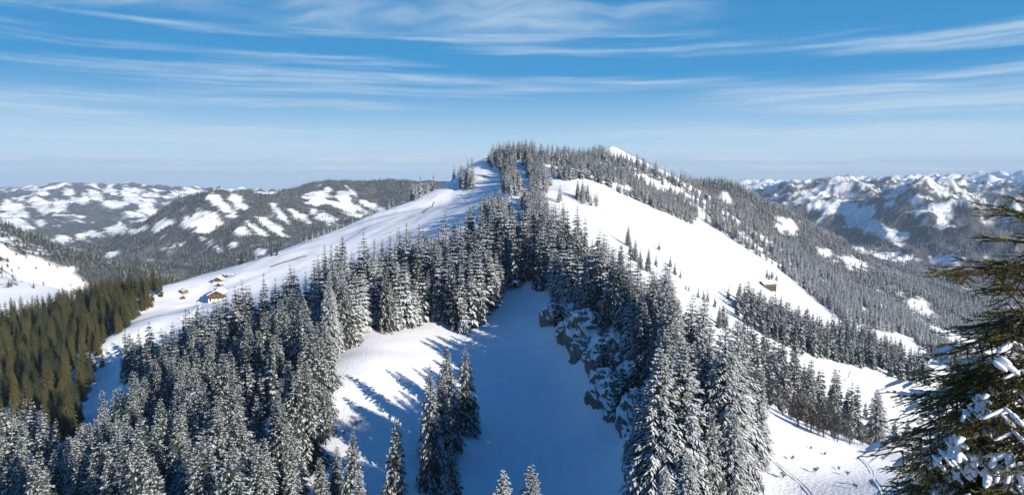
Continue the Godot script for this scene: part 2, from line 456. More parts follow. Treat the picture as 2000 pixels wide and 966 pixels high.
# A spruce one metre tall: detail 0 full, 1 for the middle distance, 2 for far woods. Returns [trunk, crown, frost].
func spruce(seed_value: int, radius: float, frost_share: float, detail: int, tint := Color.WHITE, white := Color.WHITE, gap := 0.0) -> Array:
	var rng := RandomNumberGenerator.new()
	rng.seed = seed_value
	var trunk := Leaves.new(); var crown := Leaves.new(); var frost := Leaves.new()
	var lean := Vector3(rng.randf_range(-0.012, 0.012), 0, rng.randf_range(-0.012, 0.012))
	var bark_tint := Color(0.075, 0.055, 0.042)
	trunk.tube(Vector3(0, -0.05, 0), Vector3(0, 0.5, 0) + lean, 0.016, 0.010, 6 if detail == 0 else 3, bark_tint)
	if detail < 2: trunk.tube(Vector3(0, 0.5, 0) + lean, Vector3(0, 0.955, 0) + lean, 0.010, 0.0015, 5 if detail == 0 else 3, bark_tint)
	var whorls: int = [44, 19, 6][detail]
	var low := rng.randf_range(0.03, 0.09)
	var clump := field(seed_value, 2.5, 2)
	for k in whorls:
		var f := (k + rng.randf_range(-0.3, 0.3)) / whorls
		var y := lerpf(low, 0.985, clampf(f, 0.0, 1.0))
		var shape := pow(1.0 - f, 0.72) * (0.92 + 0.08 * sin(f * 20.0 + seed_value)) + 0.03
		if f < 0.1: shape *= 0.8 + 2.0 * f
		var count: int = [6, 6, 5][detail]
		if detail == 0 and f > 0.85: count = 5
		var start := rng.randf() * TAU
		for b in count:
			var a := start + TAU * (b + rng.randf_range(-0.25, 0.25)) / count
			var reach := radius * shape * rng.randf_range(0.72, 1.18)
			if gap > 0.0 and rng.randf() < gap: reach *= rng.randf_range(0.2, 0.6)
			var out := Vector3(cos(a), 0, sin(a))
			var side := Vector3(-sin(a), 0, cos(a))
			var rise := lerpf(0.12, 0.65, f * f)
			var drop := lerpf(0.78, 0.25, f)
			var at := Vector3(0, y, 0) + lean * minf(1.0, y * 2.0)
			var frosty := clampf(frost_share + 0.45 * clump.get_noise_3d(out.x, y * 3.0, out.z), 0.0, 1.0)
			if detail == 0:
				var steps := 8 if f < 0.5 else (5 if f < 0.82 else 3)
				for s in range(1, steps + 1):
					var t := (s - 0.35) / steps
					var p := at + out * reach * t + Vector3(0, reach * (rise * t - drop * t * t), 0)
					var slope := rise - 2.0 * drop * t
					var ahead := (out + Vector3(0, slope * 0.8, 0)).normalized()
					var len := reach * (0.40 - 0.20 * t) + 0.009
					for q in [-1.0, 1.0]:
						var d: Vector3 = (ahead * rng.randf_range(0.55, 0.9) + side * q * rng.randf_range(0.6, 0.9) + Vector3(0, rng.randf_range(-0.35, 0.12), 0)).normalized()
						var across := d.cross(Vector3.UP).normalized()
						var wide := 0.0085 + len * 0.24
						crown.spray(p, d, across, len, wide, len * 0.22, tint)
						if rng.randf() < frosty * (0.55 + 0.7 * t):
							frost.spray(p + Vector3(0, 0.0022, 0) + d * len * 0.12, d, across, len * 0.92, wide * rng.randf_range(0.45, 0.85), len * 0.19, white)
				var tip := at + out * reach * 0.75 + Vector3(0, reach * (rise * 0.75 - drop * 0.56), 0)
				var td := (out + Vector3(0, (rise - 1.5 * drop) * 0.5, 0)).normalized()
				crown.spray(tip, td, side, reach * 0.33 + 0.008, 0.008 + reach * 0.05, 0.0, tint)
				if rng.randf() < frosty * 1.3: frost.spray(tip + Vector3(0, 0.0022, 0), td, side, reach * 0.34 + 0.008, 0.008 + reach * 0.05, 0.0, white)
			elif detail == 1:
				var d1 := (out + Vector3(0, rise * 0.55 - drop * 0.35, 0)).normalized()
				var wide1 := 0.012 + reach * 0.62
				crown.spray(at, d1, side, reach, wide1, reach * drop * 0.55, tint)
				var p1 := at + d1 * reach * 0.35
				for q in [-1.0, 1.0]:
					var d2: Vector3 = (d1 + side * q * 0.8).normalized()
					crown.spray(p1, d2, d2.cross(Vector3.UP).normalized(), reach * 0.55, wide1 * 0.4, reach * 0.3, tint)
					if rng.randf() < frosty:
						frost.spray(p1 + Vector3(0, 0.004, 0), d2, d2.cross(Vector3.UP).normalized(), reach * 0.58, wide1 * 0.36, reach * 0.28, white)
				if rng.randf() < frosty:
					frost.spray(at + d1 * reach * 0.4 + Vector3(0, 0.004, 0), d1, side, reach * 0.62, wide1 * 0.5, reach * drop * 0.5, white)
			else:
				crown.spray(at + Vector3(0, 0.09, 0), (out + Vector3(0, -0.5, 0)).normalized(), side, reach * 1.25 + 0.01, 0.02 + reach * 1.0, reach * 0.35, tint)
				if rng.randf() < frosty:
					frost.spray(at + Vector3(0, 0.096, 0) + out * reach * 0.3, (out + Vector3(0, -0.5, 0)).normalized(), side, reach * 0.95, 0.01 + reach * 0.6, reach * 0.3, white)
	if detail == 0:
		crown.spray(Vector3(0, 0.975, 0) + lean, Vector3.UP, Vector3.RIGHT, 0.03, 0.006, 0.0, tint)
		crown.spray(Vector3(0, 0.975, 0) + lean, Vector3.UP, Vector3.BACK, 0.03, 0.006, 0.0, tint)
	return [trunk, crown, frost]

func joined_tree(parts: Array) -> ArrayMesh:
	var all := Leaves.new()
	for p in parts:
		all.v.append_array(p.v); all.c.append_array(p.c)
	return all.mesh(true)

func bare_tree(seed_value: int) -> Array:        # a leafless beech one metre tall: [trunk, twigs, frost]
	var rng := RandomNumberGenerator.new()
	rng.seed = seed_value
	var trunk := Leaves.new(); var twigs := Leaves.new(); var frost := Leaves.new()
	var todo := [[Vector3(0, -0.04, 0), Vector3(rng.randf_range(-0.08, 0.08), 1, rng.randf_range(-0.08, 0.08)).normalized(), 0.42, 0.010, 0]]
	while todo.size():
		var j: Array = todo.pop_back()
		var a: Vector3 = j[0]; var d: Vector3 = j[1]; var l: float = j[2]; var r: float = j[3]; var level: int = j[4]
		var b := a + d * l
		if level < 1: trunk.tube(a, b, r, r * 0.5, 5)
		else:
			twigs.tube(a, b, maxf(r, 0.0026), maxf(r * 0.4, 0.0012), 3)
			if rng.randf() < 0.22: frost.tube(a + Vector3(0, 0.003, 0), b + Vector3(0, 0.003, 0), maxf(r, 0.0022), 0.0015, 3)
		if level == 4: continue
		var n: int = [11, 6, 5, 4][level]
		for k in n:
			var t := rng.randf_range(0.30, 1.0) if level > 0 else rng.randf_range(0.06, 1.0)
			var off := Vector3(rng.randf_range(-1, 1), rng.randf_range(0.1, 0.9), rng.randf_range(-1, 1)).normalized()
			todo.append([a + d * l * t, (d * 0.55 + off * 0.75 + Vector3(0, 0.22, 0)).normalized(), l * rng.randf_range(0.38, 0.62) * (1.0 if level > 0 else 1.15), r * 0.42, level + 1])
	return [trunk, twigs, frost]

# kinds: 0 lightly frosted, 1 heavily frosted, 2 green
const TREE_KINDS := ["frosted_spruce", "frosted_spruce", "green_spruce"]
var full := [[], [], []]        # detailed variants, as [trunk, crown, frost] meshes
var medium := [[], [], []]      # one-mesh variants for the middle distance
var small := [[], [], []]       # one-mesh variants for far woods

func make_trees() -> void:
	var needle := [Color(0.062, 0.077, 0.068), Color(0.12, 0.13, 0.132), Color(0.060, 0.064, 0.028)]
	var white := Color(0.56, 0.59, 0.62)
	for kind in 3:
		var share: float = [0.42, 0.88, -1.0][kind]
		for k in 5:
			var p := spruce(100 + kind * 20 + k, [0.18, 0.21, 0.16, 0.2, 0.155][k], share, 0, Color.WHITE, Color.WHITE, 0.12)
			full[kind].append([p[0].mesh(), p[1].mesh(), p[2].mesh() if p[2].v.size() else null])
			medium[kind].append(joined_tree(spruce(200 + kind * 20 + k, [0.185, 0.21, 0.165, 0.2, 0.16][k], share, 1, needle[kind], white, 0.15)))
		for k in 3:
			small[kind].append(joined_tree(spruce(300 + kind * 20 + k, [0.17, 0.2, 0.15][k], share, 2, needle[kind], white)))

func inside(poly: PackedVector2Array, p: Vector2) -> bool:
	return Geometry2D.is_point_in_polygon(p, poly)

# woods: outline of the tree feet in photograph pixels, depth range, spacing, height, kind, label
const WOODS := [
	[[590, 612, 640, 578, 700, 560, 780, 540, 860, 512, 915, 492, 945, 470, 1000, 468, 1025, 485, 1024, 560, 990, 572, 962, 606, 935, 645, 900, 655, 860, 625, 825, 635, 755, 655, 740, 640, 700, 655, 668, 680, 645, 715, 625, 690, 612, 640, 622, 600], 240, 640, 5.2, 29, 3, "frosted spruce in the dense wood between the ski slope and the shaded hollow"],
	[[245, 740, 262, 715, 300, 700, 380, 695, 440, 672, 500, 645, 560, 612, 590, 630, 585, 690, 640, 725, 650, 800, 625, 850, 600, 900, 595, 1010, 560, 1150, 60, 1150, 110, 1010, 190, 960, 240, 880, 275, 830, 262, 790], 135, 470, 5.4, 28, 0, "lightly frosted spruce in the wood between the snowy gully and the shaded hollow"],
	[[-60, 850, 40, 855, 100, 880, 130, 900, 70, 960, 60, 1150, -120, 1150], 180, 330, 6.5, 22, 0, "dark spruce in the shaded group below the snowy gully"],
	[[85, 850, 125, 815, 150, 790, 155, 830, 130, 870, 95, 875], 240, 360, 6.0, 22, 2, "dark green spruce standing alone in the snowy gully"],
	[[-80, 640, 60, 628, 140, 605, 200, 592, 315, 562, 325, 572, 250, 630, 225, 672, 215, 700, 180, 735, 165, 775, 140, 815, 80, 800, 40, 815, -80, 850], 330, 720, 9.0, 24, 2, "olive green spruce in the sunlit unfrosted wood beside the snowy gully"],
	[[1024, 470, 1035, 440, 1060, 445, 1100, 475, 1140, 505, 1180, 545, 1220, 590, 1240, 615, 1280, 660, 1325, 690, 1350, 700, 1370, 760, 1400, 800, 1435, 850, 1450, 900, 1440, 960, 1440, 1080, 1260, 1080, 1275, 900, 1280, 820, 1245, 770, 1235, 720, 1205, 680, 1190, 640, 1150, 600, 1100, 585, 1055, 570, 1030, 540], 200, 520, 5.2, 25, 3, "frosted spruce on the crest above the rock faces"],
	[[1255, 1080, 1275, 900, 1285, 850, 1320, 830, 1370, 850, 1410, 880, 1440, 920, 1430, 960, 1420, 1080], 120, 235, 5.0, 31, 3, "heavily frosted spruce at the near end of the rocky crest"],
	[[1440, 742, 1500, 794, 1580, 838, 1690, 872, 1690, 855, 1620, 800, 1550, 750, 1490, 722, 1450, 715], 250, 360, 5.6, 25, 0, "spruce among the bare beeches in the gully along the sunny slope"],
	[[1255, 740, 1290, 760, 1320, 800, 1345, 900, 1310, 1000, 1278, 900, 1284, 820], 130, 230, 4.6, 29, 3, "closely set spruce along the top of the rock faces"],
	[[1060, 590, 1120, 600, 1190, 650, 1240, 740, 1270, 830, 1262, 900, 1225, 850, 1190, 770, 1140, 690, 1090, 640], 170, 330, 7.5, 17, 0, "small spruce growing among the rocks of the cliff"],
	[[936, 398, 990, 395, 992, 432, 960, 438, 936, 425], 500, 640, 6.5, 21, 1, "frosted spruce in the small stand at the top edge of the ski slope"],
	[[975, 315, 1008, 306, 1006, 345, 1022, 395, 1050, 390, 1070, 420, 1050, 440, 1030, 425, 1012, 385, 985, 385], 470, 1060, 6.2, 22, 1, "white frosted spruce on the spine below the summit"],
	[[1020, 322, 1045, 306, 1062, 330, 1075, 362, 1066, 382, 1040, 372], 600, 1080, 6.5, 22, 1, "white frosted spruce on the spine below the summit"],
	[[945, 322, 965, 306, 1000, 298, 1045, 298, 1045, 312, 1008, 312, 990, 322, 972, 330], 850, 1120, 6.5, 21, 1, "white frosted spruce on the summit skyline"],
	[[795, 388, 830, 372, 872, 352, 925, 345, 928, 368, 900, 372, 860, 366, 830, 380, 812, 392], 850, 1080, 7, 27, 1, ""],
	[[1040, 290, 1090, 290, 1130, 300, 1172, 300, 1195, 308, 1250, 324, 1320, 349, 1345, 370, 1362, 420, 1356, 440, 1331, 468, 1290, 458, 1262, 435, 1219, 395, 1175, 372, 1120, 362, 1090, 350, 1062, 322], 850, 1320, 7.2, 20, 1, ""],
	[[1356, 420, 1345, 372, 1400, 395, 1455, 430, 1520, 475, 1590, 520, 1660, 562, 1750, 610, 1870, 680, 2060, 770, 2060, 800, 1880, 735, 1820, 690, 1740, 650, 1690, 640, 1650, 630, 1600, 592, 1564, 560, 1522, 525, 1446, 478], 640, 1330, 8.0, 22, 1, ""],
	[[1320, 340, 1360, 350, 1400, 385, 1340, 362], 1200, 1400, 9, 20, 1, ""],
	[[1440, 592, 1500, 612, 1560, 640, 1610, 665, 1650, 650, 1690, 665, 1740, 700, 1810, 735, 1815, 752, 1740, 738, 1660, 712, 1600, 700, 1540, 682, 1490, 655, 1440, 622], 440, 660, 6.4, 23, 0, ""],
	[[1125, 380, 1165, 392, 1168, 405, 1130, 400], 640, 860, 7, 18, 1, ""],
	[[1080, 385, 1096, 386, 1096, 396, 1080, 394], 600, 760, 7, 18, 1, ""],
	[[1500, 535, 1522, 548, 1515, 556, 1492, 545], 600, 820, 7, 16, 0, ""],
]
# lone trees: column and row of the foot, row of the top, kind
const LONE := [
	[845, 955, 690, 0], [874, 885, 634, 0], [908, 838, 672, 0], [860, 915, 720, 0], [770, 1000, 813, 0], [885, 1015, 858, 0], [690, 1015, 838, 0], [632, 1020, 890, 0], [565, 965, 782, 0], [596, 860, 722, 0], [638, 848, 748, 0], [655, 990, 868, 0],
	[1478, 908, 716, 1], [1415, 890, 690, 0], [1330, 870, 650, 0], [1380, 1010, 800, 1], [1335, 1040, 880, 1], [1290, 960, 740, 0], [1712, 872, 757, 1], [1670, 812, 768, 0], [1772, 872, 812, 1], [1745, 866, 820, 0], [1690, 818, 780, 0],
	[1226, 480, 436, 0], [1232, 500, 460, 0], [1240, 510, 462, 0], [1251, 526, 482, 0], [1265, 530, 480, 0], [1282, 519, 491, 0], [1287, 488, 466, 0], [1309, 521, 493, 0], [1318, 536, 506, 0], [1329, 543, 522, 0], [1340, 566, 544, 0], [1346, 568, 546, 0], [1364, 582, 552, 0], [1382, 588, 556, 0], [1374, 586, 560, 0], [1423, 583, 553, 0],
	[1403, 640, 596, 0], [1412, 638, 592, 0], [1420, 636, 600, 0], [1452, 664, 622, 0], [1436, 600, 575, 0], [1396, 600, 572, 0], [1458, 700, 655, 0],
	[722, 420, 396, 1], [727, 421, 399, 1], [660, 441, 424, 1], [672, 437, 420, 1], [690, 428, 412, 1], [610, 470, 446, 1], [622, 464, 444, 1], [640, 456, 440, 1], [632, 460, 438, 1], [540, 498, 478, 2], [530, 500, 482, 2], [470, 510, 486, 2], [762, 392, 372, 1], [770, 390, 370, 1], [598, 474, 455, 1], [648, 450, 436, 1], [320, 545, 525, 2], [345, 540, 530, 2], [500, 508, 490, 1],
	[1775, 632, 614, 0], [1790, 640, 620, 0], [1812, 700, 672, 0], [1700, 668, 644, 0], [1500, 765, 695, 0], [1390, 705, 668, 0],
]
const BARE := [[1500, 800, 705], [1530, 812, 716], [1560, 832, 725], [1585, 845, 732], [1610, 852, 745], [1635, 862, 765], [1660, 868, 780], [1625, 850, 740], [1575, 830, 760], [1685, 868, 800], [1700, 872, 820], [1790, 885, 825], [1815, 885, 830], [1470, 770, 690], [1545, 820, 755], [1600, 850, 770], [1760, 875, 815], [1650, 858, 790]]

var far_wood := [{}, {}]

func plant(kind: int, at: Vector3, height: float, turn: float, variant: int, label: String, group: String, girth: float, sway: Vector2) -> Node3D:
	var t := base(TREE_KINDS[kind], at, turn)
	var p: Array = full[kind][variant]
	t.scale = Vector3(height * girth, height, height * girth)
	t.rotation.x = sway.x
	t.rotation.z = sway.y
	piece("trunk", p[0], M.bark, t)
	piece("crown", p[1], [M.green_needles, M.brown_needles, M.dark_needles][int(height * 7.0) % 3] if kind == 2 else M.needles, t)
	if p[2] != null: piece("frost", p[2], M.frost, t)
	tag(t, label, "tree", group)
	return t

func mass(called: String, mesh: Mesh, where: Array, label: String) -> void:
	if where.is_empty(): return
	var mm := MultiMesh.new()
	mm.transform_format = MultiMesh.TRANSFORM_3D
	mm.mesh = mesh
	mm.instance_count = where.size()
	for k in where.size(): mm.set_instance_transform(k, where[k])
	var o := MultiMeshInstance3D.new()
	o.name = numbered(called)
	o.multimesh = mm
	o.material_override = M.woodland
	add_child(o)
	tag(o, label, "forest", "", "stuff")

func seen(p: Vector3) -> bool:            # no ground between the eye and that point
	var steps := 24
	for k in range(2, steps - 1):
		var q := p * (float(k) / steps)
		if q.y < ground(q.x, q.z): return false
	return true

func make_woods() -> void:
	var rng := RandomNumberGenerator.new()
	rng.seed = 77
	var trees := []            # [depth / height, kind, position, height, turn, label]
	for w in WOODS:
		var poly := PackedVector2Array()
		for k in range(0, w[0].size(), 2): poly.append(Vector2(w[0][k], w[0][k + 1]))
		var lo := 9999.0; var hi := -9999.0
		for p in poly:
			lo = minf(lo, p.x); hi = maxf(hi, p.x)
		var z: float = w[1]
		while z < w[2]:
			var x: float = (lo - 1000.0) / FOCAL * z * 1.02 - 8.0
			var x1: float = (hi - 1000.0) / FOCAL * z * 1.02 + 8.0
			while x < x1:
				var gx: float = x + rng.randf_range(-0.42, 0.42) * w[3]
				var gz: float = -z + rng.randf_range(-0.42, 0.42) * w[3]
				var y := ground(gx, gz)
				if inside(poly, pixel_of(Vector3(gx, y, gz))) and patchy.get_noise_2d(gx * 6.0, gz * 6.0) > (-0.20 if w[4] == 28 else -0.42) and (w[6] != "" or z < 640.0 or patchy.get_noise_2d(gx * 2.4, gz * 2.4) > -0.15):
					var h: float = w[4] * lerpf(0.42, 1.2, pow(rng.randf(), 0.75))
					trees.append([-gz / h, w[5], Vector3(gx, y, gz), h, rng.randf() * TAU, w[6]])
				x += w[3]
			z += w[3]
	var lone := 0
	for t in LONE:
		var p := hit(t[0], t[1])
		if p == Vector3.ZERO or p.z < -1100.0: p = skyline(t[0], 550.0, 1050.0)
		var h: float = (toward(t[0], t[2]).y - toward(t[0], t[1]).y) * -p.z
		if h < 4.0 or h > 45.0: print("odd height ", t, " ", h, " at ", -p.z)
		h = clampf(h, 5.0, 36.0)
		trees.append([-p.z / h * 0.3, t[3], p, h, rng.randf() * TAU, "*"])
		lone += 1
	for t in [[980, 908, 62, 1], [1038, 903, 56, 3], [700, 905, 95, 1], [440, 868, 120, 0], [385, 856, 125, 0], [300, 880, 120, 0], [1345, 880, 105, 1], [1300, 905, 100, 1]]:
		var tip: Vector3 = toward(t[0], t[1]) * t[2]
		var gy := ground(tip.x, tip.z)
		trees.append([0.5, 1 if t[3] == 3 else t[3], Vector3(tip.x, gy, tip.z), clampf(tip.y - gy, 6.0, 34.0), 0.3 * t[0], "*"])
	trees.sort_custom(func(a, b): return a[0] < b[0])
	print("trees ", trees.size())
	var room := [300, 300, 220]
	var rest := {}
	for t in trees:
		var kind: int = t[1]
		var p: Vector3 = t[2]
		var pool := 2 if kind == 2 else 0
		var top := pixel_of(p + Vector3(0, t[3], 0))
		var foot := pixel_of(p)
		var variant: int = rng.randi() % 5
		var wide := rng.randf_range(0.82, 1.28)
		var sway := Vector2(rng.randf_range(-0.05, 0.05), rng.randf_range(-0.05, 0.05))
		if kind == 3: kind = 1 if rng.randf() < 0.55 else 0
		if room[pool] > 0 and foot.x > -30 and foot.x < 2030 and top.y < 966 and seen(p + Vector3(0, t[3] * 0.9, 0)):
			room[pool] -= 1
			var label: String = t[5]
			if label == "*": label = lone_label(foot, kind)
			elif label == "": label = "frosted spruce high on the wooded ridge of the mountain"
			var size := "tall " if t[3] > 25.0 else ("short " if t[3] < 17.0 else "")
			var girth := "broad " if wide > 1.12 else ("slender " if wide < 0.97 else "")
			label = size + girth + label
			plant(kind, p - Vector3(0, 0.3, 0), t[3], t[4], variant, label, label.replace("spruce", "spruces"), wide, sway)
		else:
			var key := kind * 10 + variant
			if not rest.has(key): rest[key] = []
			rest[key].append(Transform3D(Basis(Vector3.UP, t[4]).scaled(Vector3(t[3] * wide, t[3], t[3] * wide)), p - Vector3(0, 0.3, 0)))
	print("room left ", room)
	for key in rest:
		var kind: int = key / 10
		mass("spruce_forest", medium[kind][key % 10], rest[key], ["lightly frosted spruce wood filling in behind the nearer trees", "white frosted spruce wood covering the upper mountain", "olive green spruce wood beside the gully"][kind])
	var beeches := []
	for k in 4:
		var b := bare_tree(500 + k)
		beeches.append([b[0].mesh(), b[1].mesh(), b[2].mesh()])
	for t in BARE:
		var p := hit(t[0], t[1])
		if p == Vector3.ZERO: continue
		var h: float = clampf((toward(t[0], t[2]).y - toward(t[0], t[1]).y) * -p.z, 8.0, 26.0)
		var o := base("bare_beech", p - Vector3(0, 1.0, 0), rng.randf() * TAU)
		o.scale = Vector3.ONE * h
		var b: Array = beeches[rng.randi() % 4]
		piece("trunk", b[0], M.bark, o)
		piece("twigs", b[1], M.twigs, o)
		piece("frost", b[2], M.frost, o)
		tag(o, "leafless brown beech in the gully along the sunny slope", "tree", "leafless beeches in the gully")

func lone_label(foot: Vector2, kind: int) -> String:
	if foot.y > 800 and foot.x > 820 and foot.x < 930: return "tall frosted spruce in the clump standing in the shaded hollow"
	if foot.y > 990 and foot.x > 940 and foot.x < 1100: return "bright white frosted spruce whose top rises before the shaded hollow"
	if foot.y > 840 and foot.x < 820: return "frosted spruce at the edge of the shaded hollow with sunlit top"
	if foot.x > 1640 and foot.y > 800: return "frosted spruce standing by itself on the sunny slope below the track"
	if foot.x > 1270 and foot.y > 840: return "heavily frosted spruce at the end of the rocky crest"
	if foot.x > 1200 and foot.x < 1400: return "small dark spruce scattered on the open sunny flank"
	if foot.x >= 1400: return "small spruce near the wooden barn on the sunny flank"
	return "green spruce on the skyline of the ski slope" if kind == 2 else "small frosted spruce on the skyline of the ski slope"

func make_shade_wood() -> void:        # unseen trees added on the shoulder beside the viewpoint to shade the lower woods
	var rng := RandomNumberGenerator.new()
	rng.seed = 12
	var where := []
	for k in 60:
		var x := rng.randf_range(38.0, 150.0)
		var z := rng.randf_range(-10.0, 34.0)
		var h := rng.randf_range(15.0, 24.0)
		where.append(Transform3D(Basis(Vector3.UP, rng.randf() * TAU).scaled(Vector3(h, h, h)), Vector3(x, ground(x, z) - 0.3, z)))
	mass("shade_forest", medium[0][1], where, "unseen frosted spruce wood added on the shoulder beside the viewpoint for its shade")

# ------------------------------------------------------------------ far land: meadows (white) and woods
# clearings: column, row, half width, half height, tilt in degrees, nearest and farthest depth
const CLEARINGS := [
	397, 434, 40, 20, -8, 2000, 5000, 431, 400, 30, 11, 35, 2000, 5000, 462, 393, 20, 12, 40, 2000, 5000, 410, 475, 26, 3, 38, 2000, 5000, 472, 452, 12, 11, 0, 2000, 5000, 452, 478, 10, 6, 0, 2000, 5000,
	546, 417, 25, 6, 50, 2000, 5000, 588, 424, 28, 6, 30, 2000, 5000, 529, 441, 30, 8, 35, 2000, 5000, 502, 448, 25, 5, 30, 2000, 5000, 519, 374, 26, 5, 0, 2000, 5000, 619, 386, 23, 14, 0, 2000, 5000, 640, 370, 9, 7, 0, 2000, 5000,
	671, 384, 15, 13, 20, 2000, 5000, 671, 407, 45, 6, 25, 2000, 5000, 691, 403, 32, 5, 25, 2000, 5000, 688, 376, 13, 4, 40, 2000, 5000, 636, 426, 26, 10, 15, 2000, 5000, 612, 414, 9, 7, 0, 2000, 5000, 509, 491, 12, 7, 0, 2000, 5000, 730, 405, 30, 6, 25, 2000, 5000,
	34, 438, 30, 13, 15, 3300, 12000, 78, 436, 12, 7, 20, 3300, 12000, 83, 472, 26, 8, 15, 3000, 12000, 119, 469, 18, 9, 0, 3000, 12000, 183, 457, 18, 7, 5, 3000, 12000, 157, 462, 12, 6, 10, 3000, 12000, 228, 448, 22, 11, -10, 3000, 12000,
	265, 452, 26, 5, -20, 3000, 12000, 317, 438, 26, 7, -20, 3000, 12000, 134, 493, 24, 9, -5, 2600, 12000, 217, 496, 16, 5, -10, 2600, 12000, 79, 400, 22, 12, 30, 4000, 12000, 114, 400, 14, 10, 20, 4000, 12000, 134, 376, 11, 7, 0, 4000, 12000, 83, 376, 10, 6, 0, 4000, 12000,
	186, 381, 18, 8, 30, 4000, 12000, 221, 400, 16, 7, 20, 4000, 12000, 155, 391, 20, 6, 10, 4000, 12000, 21, 403, 24, 10, 10, 4000, 12000, 290, 410, 22, 8, 25, 4000, 12000, 310, 419, 20, 6, 0, 4000, 12000, 255, 386, 16, 9, 0, 4000, 12000, 293, 381, 16, 5, 0, 4000, 12000,
	376, 376, 40, 5, 0, 4500, 12000, 355, 388, 18, 5, 0, 4500, 12000, 259, 372, 26, 5, 0, 4500, 12000, 214, 372, 15, 5, 0, 4500, 12000, 340, 400, 20, 5, 20, 4500, 12000,
	60, 540, 130, 44, 22, 1200, 1950, 60, 590, 120, 30, 10, 1150, 1900, -60, 500, 100, 60, 20, 1200, 1950,
	1740, 459, 30, 16, 15, 2000, 5000, 1691, 436, 36, 13, 12, 2000, 5000, 1844, 430, 20, 9, -35, 2000, 5000, 1672, 486, 26, 6, 20, 2000, 5000, 1740, 501, 46, 8, 8, 2000, 5000, 1854, 508, 30, 12, 5, 1900, 5000, 1538, 442, 20, 16, 30, 1400, 2600, 1613, 492, 12, 11, 0, 1400, 2600, 1665, 512, 30, 12, 20, 1350, 2400, 1800, 603, 30, 16, 30, 1200, 2200, 1760, 575, 8, 5, 0, 1200, 2200,
	1590, 380, 40, 9, -25, 3800, 6000, 1640, 405, 60, 16, 10, 3600, 6000, 1800, 410, 20, 7, -20, 2500, 5000, 1420, 390, 18, 12, 40, 1500, 2600,
]
var clear_of := {}
var land_points := []          # wooded places for trees: [position, share]

func sort_clearings() -> void:
	for k in range(0, CLEARINGS.size(), 7):
		var r: float = maxf(CLEARINGS[k + 2], CLEARINGS[k + 3]) * 1.3
		for bx in range(int(floor((CLEARINGS[k] - r) / 40.0)), int(floor((CLEARINGS[k] + r) / 40.0)) + 1):
			for by in range(int(floor((CLEARINGS[k + 1] - r) / 40.0)), int(floor((CLEARINGS[k + 1] + r) / 40.0)) + 1):
				var key := Vector2i(bx, by)
				if not clear_of.has(key): clear_of[key] = []
				clear_of[key].append(k)

func openness(p: Vector3) -> float:         # 1 in a meadow, 0 in a wood
	var px := pixel_of(p)
	var d := -p.z
	var open := 0.0
	var jag := 0.6 * patchy.get_noise_2d(p.x * 1.6, p.z * 1.6) + 0.5 * patchy.get_noise_2d(p.x * 5.0, p.z * 5.0)
	if d < 2700.0: jag += 0.75 * patchy.get_noise_2d(p.x * 9.0, p.z * 9.0)
	for k in clear_of.get(Vector2i(int(floor(px.x / 40.0)), int(floor(px.y / 40.0))), []):
		if d < CLEARINGS[k + 5] or d > CLEARINGS[k + 6]: continue
		var q := (px - Vector2(CLEARINGS[k], CLEARINGS[k + 1])).rotated(-deg_to_rad(CLEARINGS[k + 4]))
		var e := Vector2(q.x / CLEARINGS[k + 2], q.y / CLEARINGS[k + 3]).length() + jag
		open = maxf(open, 1.0 - smoothstep(0.97, 1.03, e))
	var right := smoothstep(0.25, 0.4, p.x / maxf(d, 1.0))
	# high mountains on the far side of the right-hand valley carry more snow than wood
	var high := smoothstep(-330.0, -60.0, p.y + 160.0 * patchy.get_noise_2d(p.x * 0.5, p.z * 0.5)) * right * smoothstep(2600.0, 3600.0, d)
	open = maxf(open, smoothstep(0.34, 0.60, high * 0.58 + 0.8 * patchy.get_noise_2d(p.x * 1.8 + 500.0, p.z * 1.8) + 0.35 * patchy.get_noise_2d(p.x * 7.0, p.z * 7.0)))
	if d > 5600.0: open = maxf(open, smoothstep(0.12, 0.2, patchy.get_noise_2d(p.x * 0.55, p.z * 0.55) + 0.5 * right + smoothstep(8800.0, 10500.0, d) * 0.5 * right))
	return open

func land_colour(p: Vector3, n: Vector3) -> Color:
	var open := openness(p)
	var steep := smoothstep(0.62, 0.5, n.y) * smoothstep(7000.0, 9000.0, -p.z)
	var wood := Color(0.05, 0.055, 0.062).lerp(Color(0.115, 0.108, 0.108), clampf(0.5 + 1.2 * patchy.get_noise_2d(p.x * 3.0, p.z * 3.0), 0.0, 1.0))
	var c := wood.lerp(Color(0.82, 0.83, 0.85), open)
	return c.lerp(Color(0.2, 0.19, 0.19), steep * 0.6)

